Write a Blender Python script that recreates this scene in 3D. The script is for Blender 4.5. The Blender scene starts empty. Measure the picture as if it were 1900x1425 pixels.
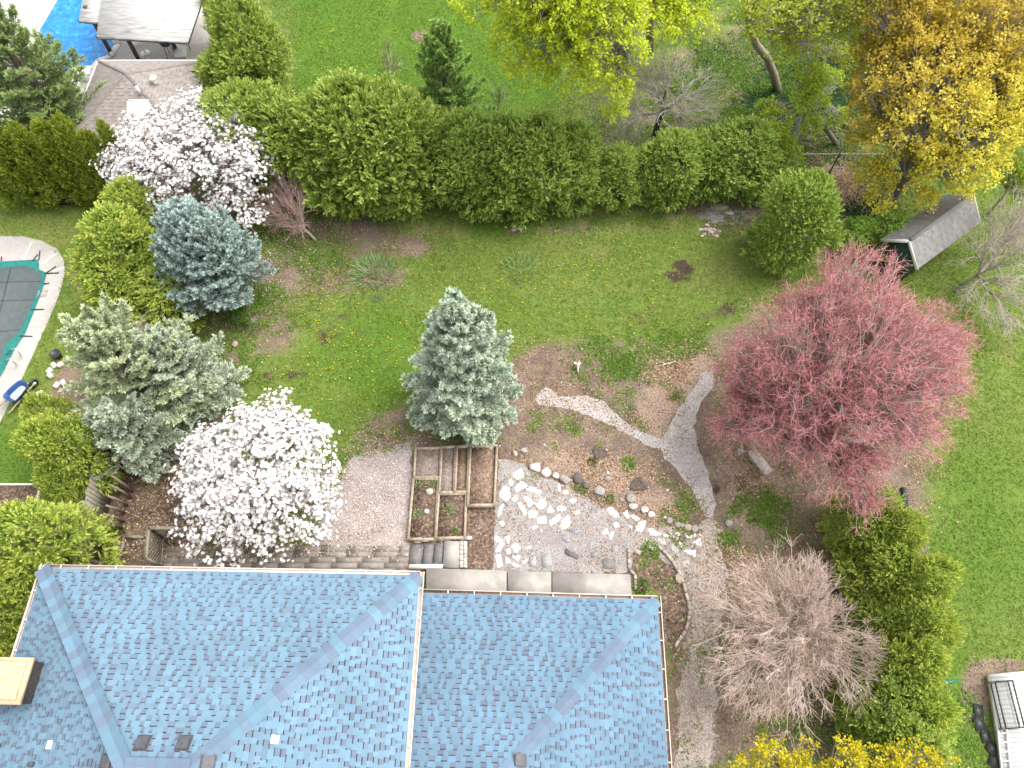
import bpy, bmesh, math
import numpy as np
from mathutils import Vector, Matrix
scene = bpy.context.scene
COL = scene.collection

# ------------------------------------------------------------------ camera, sky, sun, exposure
FPX, TILT, CAM_H = 1340.0, math.radians(90 - 62.3), 26.0
cam_data = bpy.data.cameras.new("camera")
cam_data.sensor_width = 36.0
cam_data.lens = FPX / 1900 * 36.0
cam_data.clip_start, cam_data.clip_end = 0.5, 600
cam = bpy.data.objects.new("camera", cam_data)
COL.objects.link(cam)
cam.location = (0, 0, CAM_H)
cam.rotation_euler = (TILT, 0, 0)
scene.camera = cam

SUN_EL, SUN_AZ = math.radians(62), math.radians(75)      # azimuth from +Y towards +X
world = bpy.data.worlds.new("World")
scene.world = world
world.use_nodes = True
wn, wl = world.node_tree.nodes, world.node_tree.links
sky = wn.new("ShaderNodeTexSky")
sky.sky_type = 'NISHITA'
sky.sun_disc = False
sky.sun_elevation = SUN_EL
sky.sun_rotation = SUN_AZ
sky.dust_density = 4.0
hs = wn.new("ShaderNodeHueSaturation")
hs.inputs['Saturation'].default_value = 0.18             # overcast: nearly grey sky
wl.new(sky.outputs[0], hs.inputs['Color'])
wl.new(hs.outputs[0], wn['Background'].inputs[0])
wn['Background'].inputs[1].default_value = 0.15
sun_data = bpy.data.lights.new("sun", 'SUN')
sun_data.energy = 0.8
sun_data.angle = math.radians(50)
sun_data.color = (1.0, 0.95, 0.88)
sun = bpy.data.objects.new("sun", sun_data)
COL.objects.link(sun)
sd = Vector((math.sin(SUN_AZ) * math.cos(SUN_EL), math.cos(SUN_AZ) * math.cos(SUN_EL), math.sin(SUN_EL)))
sun.rotation_euler = sd.to_track_quat('Z', 'Y').to_euler()
sun.location = (10, 10, 40)
scene.view_settings.view_transform = 'Standard'
scene.view_settings.look = 'None'
scene.view_settings.gamma = 1.0
scene.view_settings.exposure = 1.5

# ------------------------------------------------------------------ surveying: photo pixel + height -> metres
_c, _s = math.cos(TILT), math.sin(TILT)
def P(u, v, z=0.0):
    x, y = (u - 950) / FPX, -(v - 712.5) / FPX
    d = np.array([x, y * _c + _s, y * _s - _c])
    return np.array([0, 0, CAM_H]) + d * ((CAM_H - z) / -d[2])
def proj(p):
    p = np.asarray(p, float)
    X, Y, Z = p[..., 0], p[..., 1], p[..., 2] - CAM_H
    yy = Y * _c + Z * _s
    zz = -(-Y * _s + Z * _c)
    return 950 + FPX * X / zz, 712.5 - FPX * yy / zz
def foot(u, v, z):
    p = P(u, v, z); return np.array([p[0], p[1], 0.0])
def ppm(p):
    return FPX / -(-p[1] * _s + (p[2] - CAM_H) * _c)

# ------------------------------------------------------------------ helpers
def norm(a):
    return a / np.maximum(np.linalg.norm(a, axis=-1, keepdims=True), 1e-9)

class MB:
    """collects polygons; builds ONE mesh with a per-vertex 'tint'"""
    def __init__(s):
        s.v, s.f, s.c, s.m, s.n = [], [], [], [], 0
    def polys(s, V, col=(1, 1, 1), mi=0):
        V = np.asarray(V, np.float32)
        N, K = V.shape[0], V.shape[1]
        if N == 0: return
        c = np.asarray(col, np.float32)
        c = np.broadcast_to(c, (N, 3)) if c.ndim == 1 else c
        s.v.append(V.reshape(-1, 3))
        s.c.append(np.repeat(c, K, axis=0))
        s.f.append((np.arange(N * K).reshape(N, K) + s.n))
        s.m.append(np.full(N, mi))
        s.n += N * K
    def shared(s, verts, faces, col=(1, 1, 1), mi=0):
        verts = np.asarray(verts, np.float32)
        s.v.append(verts)
        s.c.append(np.broadcast_to(np.asarray(col, np.float32), (len(verts), 3)))
        byk = {}
        for f in faces: byk.setdefault(len(f), []).append(f)
        for k, fs in byk.items():
            s.f.append(np.asarray(fs) + s.n)
            s.m.append(np.full(len(fs), mi))
        s.n += len(verts)
    def box(s, c, size, rz=0.0, col=(1, 1, 1), mi=0, taper=1.0, tilt=None):
        hx, hy, hz = size[0] / 2, size[1] / 2, size[2] / 2
        v = np.array([[sx * hx * (taper if sz > 0 else 1), sy * hy * (taper if sz > 0 else 1), sz * hz] for sz in (-1, 1) for sx, sy in ((-1, -1), (1, -1), (1, 1), (-1, 1))])
        M = Matrix.Rotation(rz, 3, 'Z')
        if tilt is not None: M = M @ Matrix.Rotation(tilt[1], 3, tilt[0])
        v = v @ np.array(M).T + np.asarray(c)
        s.shared(v, [(3, 2, 1, 0), (4, 5, 6, 7), (0, 1, 5, 4), (1, 2, 6, 5), (2, 3, 7, 6), (3, 0, 4, 7)], col, mi)
    def beam(s, p0, p1, w, h, col=(1, 1, 1), mi=0):
        p0, p1 = np.asarray(p0, float), np.asarray(p1, float)
        d = norm(p1 - p0)
        up = np.array([0, 0, 1.0]) if abs(d[2]) < .95 else np.array([0, 1.0, 0])
        sd_ = norm(np.cross(d, up)); up = np.cross(sd_, d)
        v = [p + a * sd_ * w / 2 + b * up * h / 2 for p in (p0, p1) for a, b in ((-1, -1), (1, -1), (1, 1), (-1, 1))]
        s.shared(v, [(3, 2, 1, 0), (4, 5, 6, 7), (0, 1, 5, 4), (1, 2, 6, 5), (2, 3, 7, 6), (3, 0, 4, 7)][::1], col, mi)
    def prism(s, poly, z0, z1, col=(1, 1, 1), mi=0, inset=0.0):
        poly = np.asarray(poly, float)[:, :2]
        a = np.sum(poly[:, 0] * np.roll(poly[:, 1], -1) - np.roll(poly[:, 0], -1) * poly[:, 1])
        if a < 0: poly = poly[::-1]
        n = len(poly)
        top = poly + (poly.mean(0) - poly) * inset
        v = np.vstack([np.c_[poly, np.full(n, z0)], np.c_[top, np.full(n, z1)]])
        s.shared(v, [tuple(range(n, 2 * n)), tuple(range(n - 1, -1, -1))] + [(i, (i + 1) % n, n + (i + 1) % n, n + i) for i in range(n)], col, mi)
    def tube(s, path, r, sides=8, col=(1, 1, 1), mi=0, caps=True):
        path = np.asarray(path, float); n = len(path)
        r = np.broadcast_to(np.asarray(r, float), (n,))
        v = []
        ref = np.array([0.31, 0.77, 0.55])
        for i in range(n):
            d = norm(path[min(i + 1, n - 1)] - path[max(i - 1, 0)])
            a = norm(np.cross(d, ref)); b = np.cross(d, a)
            for k in range(sides):
                t = 2 * math.pi * k / sides
                v.append(path[i] + r[i] * (math.cos(t) * a + math.sin(t) * b))
        f = [(i * sides + k, i * sides + (k + 1) % sides, (i + 1) * sides + (k + 1) % sides, (i + 1) * sides + k) for i in range(n - 1) for k in range(sides)]
        if caps: f += [tuple(range(sides - 1, -1, -1)), tuple(range((n - 1) * sides, n * sides))]
        s.shared(v, f, col, mi)
    def lathe(s, prof, c, sides=20, col=(1, 1, 1), mi=0):
        v = [(c[0] + r * math.cos(2 * math.pi * k / sides), c[1] + r * math.sin(2 * math.pi * k / sides), c[2] + z) for r, z in prof for k in range(sides)]
        n = len(prof)
        f = [(i * sides + k, i * sides + (k + 1) % sides, (i + 1) * sides + (k + 1) % sides, (i + 1) * sides + k) for i in range(n - 1) for k in range(sides)]
        f.append(tuple(range((n - 1) * sides, n * sides)))
        f.append(tuple(range(sides - 1, -1, -1)))
        s.shared(v, f, col, mi)
    def mesh(s, name, mats):
        me = bpy.data.meshes.new(name)
        V = np.concatenate(s.v).astype(np.float32)
        me.vertices.add(len(V)); me.vertices.foreach_set('co', V.ravel())
        loops = np.concatenate([f.ravel() for f in s.f]).astype(np.int32)
        sizes = np.concatenate([np.full(len(f), f.shape[1]) for f in s.f])
        starts = np.concatenate([[0], np.cumsum(sizes)[:-1]]).astype(np.int32)
        me.loops.add(len(loops)); me.loops.foreach_set('vertex_index', loops)
        me.polygons.add(len(sizes)); me.polygons.foreach_set('loop_start', starts)
        me.polygons.foreach_set('material_index', np.concatenate(s.m).astype(np.int32))
        C = np.concatenate(s.c)
        at = me.color_attributes.new('tint', 'FLOAT_COLOR', 'POINT')
        at.data.foreach_set('color', np.c_[C, np.ones(len(C))].astype(np.float32).ravel())
        for m in (mats if isinstance(mats, (list, tuple)) else [mats]): me.materials.append(m)
        me.update(calc_edges=True)
        return me
    def build(s, name, mats, parent=None, origin=None, smooth=False):
        if origin is not None:
            s.v = [v - np.asarray(origin, np.float32) for v in s.v]
        me = s.mesh(name, mats)
        if smooth: me.polygons.foreach_set('use_smooth', np.ones(len(me.polygons), bool))
        o = bpy.data.objects.new(name, me); COL.objects.link(o)
        if parent is not None: o.parent = parent
        elif origin is not None: o.location = origin
        return o

def empty(name, loc, rz=0.0):
    o = bpy.data.objects.new(name, None); COL.objects.link(o)
    o.location = loc; o.rotation_euler = (0, 0, rz); o.empty_display_size = 0.3
    return o
def tag(o, label, cat, group=None, kind=None):
    o['label'] = label; o['category'] = cat
    if group: o['group'] = group
    if kind: o['kind'] = kind
    return o
def struct(o, label=None):
    o['kind'] = 'structure'
    if label: o['label'] = label
    return o
def copy_tree(o, parent=None):
    c = o.copy(); COL.objects.link(c)
    c.parent = parent
    for ch in [x for x in COL.objects if x.parent == o]: copy_tree(ch, c)
    return c

def diamonds(p, d, n, L, W, mid=.5):
    L = np.asarray(L)[..., None] if np.ndim(L) else L
    W = np.asarray(W)[..., None] if np.ndim(W) else W
    sd_ = norm(np.cross(d, n))
    return np.stack([p, p + d * L * mid + sd_ * W / 2, p + d * L, p + d * L * mid - sd_ * W / 2], axis=1)
def seg_quads(p0, p1, r0, r1, sides=3):
    d = norm(p1 - p0)
    ref = np.where(np.abs(d[:, 2:3]) > .8, np.array([[1., 0, 0]]), np.array([[0, 0, 1.]]))
    a = norm(np.cross(d, ref)); b = np.cross(d, a)
    out = []
    for k in range(sides):
        t0, t1 = 2 * math.pi * k / sides, 2 * math.pi * (k + 1) / sides
        u0 = math.cos(t0) * a + math.sin(t0) * b; u1 = math.cos(t1) * a + math.sin(t1) * b
        out.append(np.stack([p0 + u0 * r0[:, None], p0 + u1 * r0[:, None], p1 + u1 * r1[:, None], p1 + u0 * r1[:, None]], axis=1))
    return np.concatenate(out)
def lerp(a, b, t):
    return np.asarray(a) + (np.asarray(b) - np.asarray(a)) * np.asarray(t)[..., None]

# ------------------------------------------------------------------ materials
def new_mat(name):
    m = bpy.data.materials.new(name); m.use_nodes = True
    nt = m.node_tree
    return m, nt.nodes, nt.links, nt.nodes['Principled BSDF']
def noise(n, l, scale, detail=4, rough=.6, vec=None, w=None):
    t = n.new('ShaderNodeTexNoise')
    t.inputs['Scale'].default_value = scale; t.inputs['Detail'].default_value = detail; t.inputs['Roughness'].default_value = rough
    if vec is not None: l.new(vec, t.inputs['Vector'])
    return t.outputs['Fac']
def ramp(n, l, fac, stops):
    r = n.new('ShaderNodeValToRGB')
    el = r.color_ramp.elements
    while len(el) < len(stops): el.new(.5)
    for e, (p, c) in zip(el, stops):
        e.position = p; e.color = (*c, 1) if len(c) == 3 else c
    l.new(fac, r.inputs[0])
    return r.outputs[0]
def mixc(n, l, a, b, fac, mode='MIX'):
    m = n.new('ShaderNodeMix'); m.data_type = 'RGBA'; m.blend_type = mode
    for sock, v in ((m.inputs[6], a), (m.inputs[7], b)):
        if isinstance(v, tuple): sock.default_value = (*v, 1)
        else: l.new(v, sock)
    if isinstance(fac, float): m.inputs[0].default_value = fac
    else: l.new(fac, m.inputs[0])
    return m.outputs[2]
def math_n(n, l, op, a, b=None, clamp=False):
    m = n.new('ShaderNodeMath'); m.operation = op; m.use_clamp = clamp
    for i, v in enumerate((a, b)):
        if v is None: continue
        if isinstance(v, (int, float)): m.inputs[i].default_value = v
        else: l.new(v, m.inputs[i])
    return m.outputs[0]
def obj_vec(n):
    return n.new('ShaderNodeTexCoord').outputs['Object']

def mat_plain(name, c0, c1, scale=8, rough=.7, bump=.2, scale2=None, c2=None, metal=0.0, tint=False):
    m, n, l, b = new_mat(name)
    v = obj_vec(n)
    f = noise(n, l, scale, 6, .65, v)
    col = ramp(n, l, f, [(.32, c0), (.68, c1)])
    if c2 is not None:
        f2 = noise(n, l, scale2 or scale * .2, 5, .6, v)
        col = mixc(n, l, col, c2, math_n(n, l, 'MULTIPLY', ramp(n, l, f2, [(.48, (0, 0, 0)), (.66, (1, 1, 1))]), .7))
    if tint:
        a = n.new('ShaderNodeAttribute'); a.attribute_name = 'tint'
        col = mixc(n, l, col, a.outputs['Color'], 1.0, 'MULTIPLY')
    l.new(col, b.inputs['Base Color'])
    b.inputs['Roughness'].default_value = rough; b.inputs['Metallic'].default_value = metal
    if bump:
        bp = n.new('ShaderNodeBump'); bp.inputs['Strength'].default_value = bump; bp.inputs['Distance'].default_value = .02
        l.new(noise(n, l, scale * 3, 4, .6, v), bp.inputs['Height']); l.new(bp.outputs[0], b.inputs['Normal'])
    return m
def mat_leaf(name, trans=.3, rough=.55, spec=.25):
    """own colour of each leaf from its 'tint', with a little mottling"""
    m, n, l, b = new_mat(name)
    a = n.new('ShaderNodeAttribute'); a.attribute_name = 'tint'
    f = noise(n, l, 9.0, 3, .6, obj_vec(n))
    col = mixc(n, l, a.outputs['Color'], ramp(n, l, f, [(.3, (.72, .72, .72)), (.7, (1.2, 1.2, 1.2))]), 1.0, 'MULTIPLY')
    l.new(col, b.inputs['Base Color'])
    b.inputs['Roughness'].default_value = rough
    b.inputs['Specular IOR Level'].default_value = spec
    if trans:
        t = n.new('ShaderNodeBsdfTranslucent'); l.new(col, t.inputs[0])
        mx = n.new('ShaderNodeMixShader'); mx.inputs[0].default_value = trans
        l.new(b.outputs[0], mx.inputs[1]); l.new(t.outputs[0], mx.inputs[2])
        l.new(mx.outputs[0], n['Material Output'].inputs[0])
    return m
def mat_tint(name, rough=.8, scale=30, amt=.25, bump=.0, wear=0.0):
    m, n, l, b = new_mat(name)
    a = n.new('ShaderNodeAttribute'); a.attribute_name = 'tint'
    f = noise(n, l, scale, 5, .7, obj_vec(n))
    col = mixc(n, l, a.outputs['Color'], ramp(n, l, f, [(.25, (1 - amt,) * 3), (.75, (1 + amt,) * 3)]), 1.0, 'MULTIPLY')
    if wear:
        col = mixc(n, l, col, ramp(n, l, noise(n, l, .7, 6, .65, obj_vec(n)), [(.3, (1 - wear,) * 3), (.7, (1 + wear,) * 3)]), 1.0, 'MULTIPLY')
    l.new(col, b.inputs['Base Color']); b.inputs['Roughness'].default_value = rough
    if bump:
        bp = n.new('ShaderNodeBump'); bp.inputs['Strength'].default_value = bump; bp.inputs['Distance'].default_value = .01
        l.new(f, bp.inputs['Height']); l.new(bp.outputs[0], b.inputs['Normal'])
    return m

M_LEAF = mat_leaf("leaf_green", .42)
M_NEEDLE = mat_leaf("needle", .28, .6)
M_PETAL = mat_leaf("petal", .42, .6)
M_BARK = mat_tint("bark", .9, 14, .4, .4)
M_TWIG = mat_tint("twig", .8, 10, .25)
M_SHINGLE = mat_tint("shingle", .9, 60, .22, 0.0, .12)
M_ROCK = mat_tint("rock", .85, 11, .6, .9)
M_FLAG = mat_tint("flagstone", .8, 9, .14, .15)
M_WOOD = mat_plain("weathered_wood", (.25, .19, .13), (.48, .40, .30), 9, .85, .3)
M_FENCE = mat_plain("fence_wood", (.16, .14, .10), (.30, .27, .21), 7, .9, .3)
M_CONC = mat_plain("concrete", (.30, .275, .25), (.40, .37, .335), 3, .85, .1, .7, (.21, .20, .185))
M_POOLCONC = mat_plain("pool_concrete", (.38, .355, .33), (.48, .45, .42), 5, .85, .1, .8, (.32, .30, .275))
M_WHITE = mat_plain("white_paint", (.66, .66, .66), (.80, .80, .79), 5, .5, .05)
M_BEIGE = mat_plain("beige_aluminium", (.60, .50, .43), (.72, .63, .56), 6, .45, .05)
M_DARKMETAL = mat_plain("dark_metal", (.015, .015, .017), (.04, .04, .045), 12, .45, .05)
M_VENT = mat_plain("vent_plastic", (.045, .045, .055), (.085, .085, .10), 9, .55, .05)
M_BRICK = mat_plain("brick_wall", (.30, .17, .12), (.42, .27, .20), 9, .9, .3)
M_SOIL = mat_plain("bed_soil", (.10, .065, .045), (.26, .17, .115), 11, .95, .8, 2.0, (.17, .13, .10))

# ------------------------------------------------------------------ ground: one sheet, what grows or lies where is painted as masks
rng = np.random.default_rng(7)
gx = np.concatenate([[-160, -90, -55], np.arange(-36, 36.01, .16), [55, 90, 160]])
gy = np.concatenate([[-90, -40, -15], np.arange(-4, 44.01, .16), [60, 100, 220]])
GX, GY = np.meshgrid(gx, gy)
ny, nx = GX.shape
gv = np.c_[GX.ravel(), GY.ravel(), np.zeros(nx * ny)]
safe = gv.copy(); safe[:, 1] = np.clip(safe[:, 1], -6, 60)
GU, GV = proj(safe)
def vnoise(x, y, sc, seed):
    """smooth value noise on the ground plane"""
    r = np.random.default_rng(seed).random((128, 128))
    X, Y = np.asarray(x) * sc, np.asarray(y) * sc
    xi, yi = np.floor(X).astype(int), np.floor(Y).astype(int)
    fx, fy = X - xi, Y - yi
    fx, fy = fx * fx * (3 - 2 * fx), fy * fy * (3 - 2 * fy)
    g = lambda a, b: r[a % 128, b % 128]
    return (g(xi, yi) * (1 - fx) + g(xi + 1, yi) * fx) * (1 - fy) + (g(xi, yi + 1) * (1 - fx) + g(xi + 1, yi + 1) * fx) * fy
def sdist(U, V, poly):
    poly = np.asarray(poly, float)
    inside = np.zeros(U.shape, bool); dist = np.full(U.shape, 1e9)
    for (x0, y0), (x1, y1) in zip(poly, np.roll(poly, -1, axis=0)):
        cond = ((y0 > V) != (y1 > V))
        xs = (x1 - x0) * (V - y0) / ((y1 - y0) if y1 != y0 else 1e-9) + x0
        inside ^= cond & (U < xs)
        dx, dy = x1 - x0, y1 - y0
        t = np.clip(((U - x0) * dx + (V - y0) * dy) / (dx * dx + dy * dy + 1e-9), 0, 1)
        dist = np.minimum(dist, np.hypot(U - x0 - t * dx, V - y0 - t * dy))
    return np.where(inside, dist, -dist)
MASKS = {k: np.zeros(len(gv)) for k in ('dirt', 'litter', 'dark', 'ivy', 'dry', 'gravel', 'lush', 'shade')}
def paint_poly(key, poly, soft=14, val=1.0):
    d = sdist(GU, GV, poly)
    MASKS[key] = np.maximum(MASKS[key], val * np.clip(.5 + d / (2 * soft * 2.2), 0, 1))
def paint(key, u, v, ru, rv, val=1.0, soft=.5):
    d = np.hypot((GU - u) / ru, (GV - v) / rv)
    MASKS[key] = np.maximum(MASKS[key], val * np.clip((1 + soft - d) / (2 * soft), 0, 1))
# bare beds
paint_poly('dirt', [(440, 450), (530, 420), (600, 450), (790, 400), (800, 440), (640, 520), (560, 560), (500, 640), (450, 760), (380, 900), (330, 1060), (190, 1060), (215, 850), (330, 700), (360, 560)], 34, .74)
paint_poly('dirt', [(215, 830), (340, 760), (400, 860), (360, 1060), (180, 1060)], 14)
paint_poly('dirt', [(690, 770), (790, 750), (990, 640), (1100, 640), (1200, 660), (1330, 640), (1360, 1000), (1340, 1425), (1240, 1425), (1230, 1100), (880, 1060), (640, 1060), (640, 850)], 14)
paint_poly('dirt', [(1300, 620), (1420, 560), (1700, 640), (1740, 960), (1610, 1000), (1640, 1425), (1240, 1425), (1290, 1000)], 24, .8)
paint_poly('dirt', [(1230, 385), (1400, 360), (1440, 400), (1420, 440), (1330, 420), (1290, 405)], 16, .9)
paint_poly('dirt', [(560, 385), (830, 375), (1240, 372), (1420, 340), (1420, 300), (820, 250), (560, 300)], 14, .8)
paint_poly('dirt', [(1060, 210), (1180, 160), (1300, 20), (1560, -60), (1700, -60), (1600, 330), (1500, 330), (1120, 300)], 24, .58)
paint_poly('dirt', [(440, 0), (520, 60), (540, 110), (500, 190), (380, 230), (340, 150)], 20, .8)
paint('dirt', 640, 425, 100, 34, .85); paint('dirt', 740, 455, 70, 26, .75); paint('dirt', 590, 510, 90, 50, .75); paint('dirt', 700, 510, 60, 30, .7); paint('dirt', 500, 620, 60, 60, .7); paint('dirt', 1060, 425, 60, 12, .6); paint('dirt', 1180, 640, 120, 22, .55)
paint('dirt', 130, 740, 36, 70, .9, .3); paint('dirt', 160, 510, 30, 50, .55)
paint('dirt', 955, 427, 15, 10, 1, .3); paint('dirt', 1316, 428, 18, 12, .9, .4); paint('dirt', 779, 66, 15, 11, 1, .2)
paint('dirt', 1812, 1290, 30, 60, .9, .4); paint('dirt', 1855, 1235, 45, 14, .9, .4)
paint('dirt', 1700, 1010, 24, 60, .7)
# litter: tan fallen leaves
paint_poly('litter', [(1200, 660), (1330, 640), (1330, 700), (1260, 760), (1225, 830), (1180, 780), (1200, 720)], 14, .9)
paint_poly('litter', [(1320, 690), (1420, 800), (1450, 900), (1440, 990), (1350, 960), (1330, 880)], 18, .8)
paint_poly('litter', [(1000, 800), (1220, 830), (1290, 960), (1330, 1000), (1290, 1010), (1130, 940), (1000, 880)], 18, .55)
paint_poly('litter', [(1505, 300), (1580, 300), (1640, 420), (1560, 420), (1520, 390)], 12)
paint_poly('litter', [(1340, 1000), (1460, 1040), (1640, 1180), (1600, 1330), (1400, 1330), (1330, 1200)], 30, .65)
paint_poly('litter', [(215, 840), (330, 800), (390, 900), (380, 1050), (200, 1050)], 14, .3)
# dark soil
for u, v, a, b_, w in ((1265, 514, 24, 17, 1), (1340, 578, 34, 22, .75), (1192, 590, 34, 22, .5), (620, 615, 60, 24, .55), (515, 705, 50, 26, .6), (1120, 850, 20, 13, 0), (1365, 905, 30, 18, .8), (1385, 912, 24, 9, 1), (250, 960, 60, 80, .6), (1520, 1290, 60, 40, .5), (1125, 485, 14, 10, .5), (620, 790, 8, 8, .0), (1245, 1150, 30, 60, .55), (1215, 1060, 40, 30, .55)):
    for q_ in range(7): paint('dark', u + rng.normal(0, a * .55), v + rng.normal(0, b_ * .55), a * rng.uniform(.3, .7), b_ * rng.uniform(.3, .7), w * rng.uniform(.55, 1.0), .7)
for u, v in ((240, 900), (260, 960), (290, 1000), (300, 880), (320, 940), (240, 1020)): paint('dark', u, v, 50, 45, .62, .6)
# ivy and ground cover in the wood
paint_poly('ivy', [(1370, 200), (1420, 120), (1480, 90), (1540, 130), (1480, 260), (1400, 290), (1350, 250)], 22, .95)
paint_poly('ivy', [(1480, 40), (1620, 30), (1660, 150), (1560, 260), (1500, 200)], 22, .8)
paint('ivy', 1600, 390, 40, 26, .9); paint('ivy', 1330, 120, 50, 40, .55); paint('ivy', 1280, 150, 60, 30, .5)
# dry, yellowish lawn
for u, v, a, b_, w in ((820, 420, 140, 30, .7), (1150, 410, 220, 26, .85), (1330, 500, 90, 60, .7), (1050, 470, 160, 40, .55), (100, 430, 150, 40, .6), (150, 500, 30, 60, .8), (1000, 300, 80, 30, .4), (1870, 660, 20, 26, .9), (1800, 880, 120, 200, .3), (1120, 550, 160, 60, .4), (560, 580, 90, 40, .45), (730, 600, 40, 60, .3), (1110, 260, 60, 30, .5), (60, 680, 60, 60, .3), (1790, 1060, 120, 90, .35)):
    paint('dry', u, v, a, b_, w)
for u, v, a, b_, w in ((920, 420, 70, 26, .8), (690, 130, 190, 80, .5), (850, 60, 220, 60, .8), (700, 660, 110, 130, .8), (1330, 500, 100, 60, .3), (1040, 590, 200, 50, .5), (30, 850, 80, 60, .7), (1130, 700, 60, 40, .6), (1400, 965, 60, 50, 1), (1830, 1000, 140, 240, .65), (40, 850, 90, 90, .8), (1700, 1300, 200, 150, .6), (620, 700, 120, 110, .6)):
    paint('lush', u, v, a, b_, w)
paint_poly('lush', [(520, -40), (960, -40), (1080, 190), (1000, 230), (830, 225), (520, 190)], 20, .9)
paint('gravel', 1345, 400, 55, 18, .7); paint_poly('gravel', [(1290, 1000), (1335, 1010), (1320, 1425), (1255, 1425)], 16, .9)
paint_poly('gravel', [(650, 845), (760, 830), (760, 1060), (600, 1060)], 14, .9)
paint_poly('gravel', [(925, 850), (1010, 900), (1300, 1010), (1280, 1050), (1170, 1060), (920, 1060)], 12, .9)

gm, n, l, b = new_mat("ground_cover")
vec = obj_vec(n)
def attr(name):
    a = n.new('ShaderNodeAttribute'); a.attribute_name = name; return a.outputs['Color']
mA = n.new('ShaderNodeSeparateColor'); l.new(attr('mask_a'), mA.inputs[0])
mB = n.new('ShaderNodeSeparateColor'); l.new(attr('mask_b'), mB.inputs[0])
mC = n.new('ShaderNodeSeparateColor'); l.new(attr('mask_c'), mC.inputs[0])
nf1, nf2, nf3 = noise(n, l, 1.1, 6, .65, vec), noise(n, l, 4.5, 6, .7, vec), noise(n, l, 16.0, 5, .75, vec)
nfine = noise(n, l, 45.0, 3, .7, vec)
nmid = noise(n, l, 2.2, 7, .72, vec)
nedge = math_n(n, l, 'ADD', math_n(n, l, 'MULTIPLY', noise(n, l, .55, 3, .6, vec), .55), math_n(n, l, 'MULTIPLY', noise(n, l, 5.5, 5, .75, vec), .45))
def thr(mask, nz, k=.9, lo=.36, hi=.64):
    nz = math_n(n, l, 'ADD', math_n(n, l, 'MULTIPLY', nz, .4), math_n(n, l, 'MULTIPLY', nedge, .6))
    t = math_n(n, l, 'ADD', mask, math_n(n, l, 'MULTIPLY', math_n(n, l, 'SUBTRACT', nz, .5), k * 2.6))
    return ramp(n, l, t, [(lo, (0, 0, 0)), (hi, (1, 1, 1))])
grass = ramp(n, l, nf2, [(.28, (.07, .115, .018)), (.5, (.125, .18, .036)), (.72, (.19, .235, .07))])
grass = mixc(n, l, grass, ramp(n, l, nf1, [(.3, (.75, .85, .6)), (.5, (1, 1, 1)), (.72, (1.35, 1.1, 1.2))]), .8, 'MULTIPLY')
grass = mixc(n, l, grass, ramp(n, l, nf3, [(.3, (.6, .62, .55)), (.7, (1.4, 1.35, 1.4))]), .8, 'MULTIPLY')
grass = mixc(n, l, grass, (.19, .185, .06), math_n(n, l, 'MULTIPLY', thr(mB.outputs[1], nf2, 1.1, .4, .95), .75))
grass = mixc(n, l, grass, (.075, .16, .015), math_n(n, l, 'MULTIPLY', thr(mC.outputs[0], nf2, .8, .4, .9), .75))
dirt = ramp(n, l, nf3, [(.28, (.10, .07, .052)), (.5, (.21, .155, .12)), (.72, (.36, .285, .235))])
dirt = mixc(n, l, dirt, ramp(n, l, nf1, [(.3, (.55, .53, .54)), (.7, (1.25, 1.25, 1.25))]), .9, 'MULTIPLY')
dirt = mixc(n, l, dirt, (.19, .20, .055), math_n(n, l, 'MULTIPLY', ramp(n, l, nmid, [(.52, (0, 0, 0)), (.66, (1, 1, 1))]), .55))
dirt = mixc(n, l, dirt, ramp(n, l, noise(n, l, 9, 5, .8, vec), [(.32, (.6, .58, .57)), (.66, (1.2, 1.2, 1.2))]), .9, 'MULTIPLY')
litter = ramp(n, l, noise(n, l, 14, 3, .8, vec), [(.3, (.13, .085, .06)), (.5, (.30, .215, .16)), (.68, (.47, .36, .285))])
gravel = ramp(n, l, noise(n, l, 22, 4, .8, vec), [(.3, (.17, .15, .14)), (.5, (.34, .31, .30)), (.7, (.52, .49, .47))])
dark = ramp(n, l, nf3, [(.3, (.03, .02, .015)), (.7, (.10, .07, .05))])
ivy = ramp(n, l, nf3, [(.3, (.012, .035, .012)), (.7, (.05, .11, .03))])
col = mixc(n, l, grass, dirt, thr(mA.outputs[0], nf2, 1.15))
col = mixc(n, l, col, litter, thr(mA.outputs[1], noise(n, l, 7, 5, .75, vec), 1.1))
col = mixc(n, l, col, gravel, thr(mB.outputs[2], nf2, .9))
col = mixc(n, l, col, dark, thr(mA.outputs[2], nf2, 1.2))
col = mixc(n, l, col, ivy, thr(mB.outputs[0], nf2, 1.1))
col = mixc(n, l, col, ramp(n, l, nfine, [(.25, (.7, .7, .7)), (.75, (1.3, 1.3, 1.3))]), .7, 'MULTIPLY')
l.new(col, b.inputs['Base Color']); b.inputs['Roughness'].default_value = .95; b.inputs['Specular IOR Level'].default_value = .1
bp = n.new('ShaderNodeBump'); bp.inputs['Strength'].default_value = .7; bp.inputs['Distance'].default_value = .05
l.new(nf3, bp.inputs['Height']); l.new(bp.outputs[0], b.inputs['Normal'])
idx = np.arange(nx * ny).reshape(ny, nx)
gf = np.stack([idx[:-1, :-1], idx[:-1, 1:], idx[1:, 1:], idx[1:, :-1]], -1).reshape(-1, 4)
g = MB(); g.v = [gv.astype(np.float32)]; g.c = [np.ones((len(gv), 3), np.float32)]; g.f = [gf]; g.m = [np.zeros(len(gf))]; g.n = len(gv)
gme = g.mesh("ground", gm)
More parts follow.
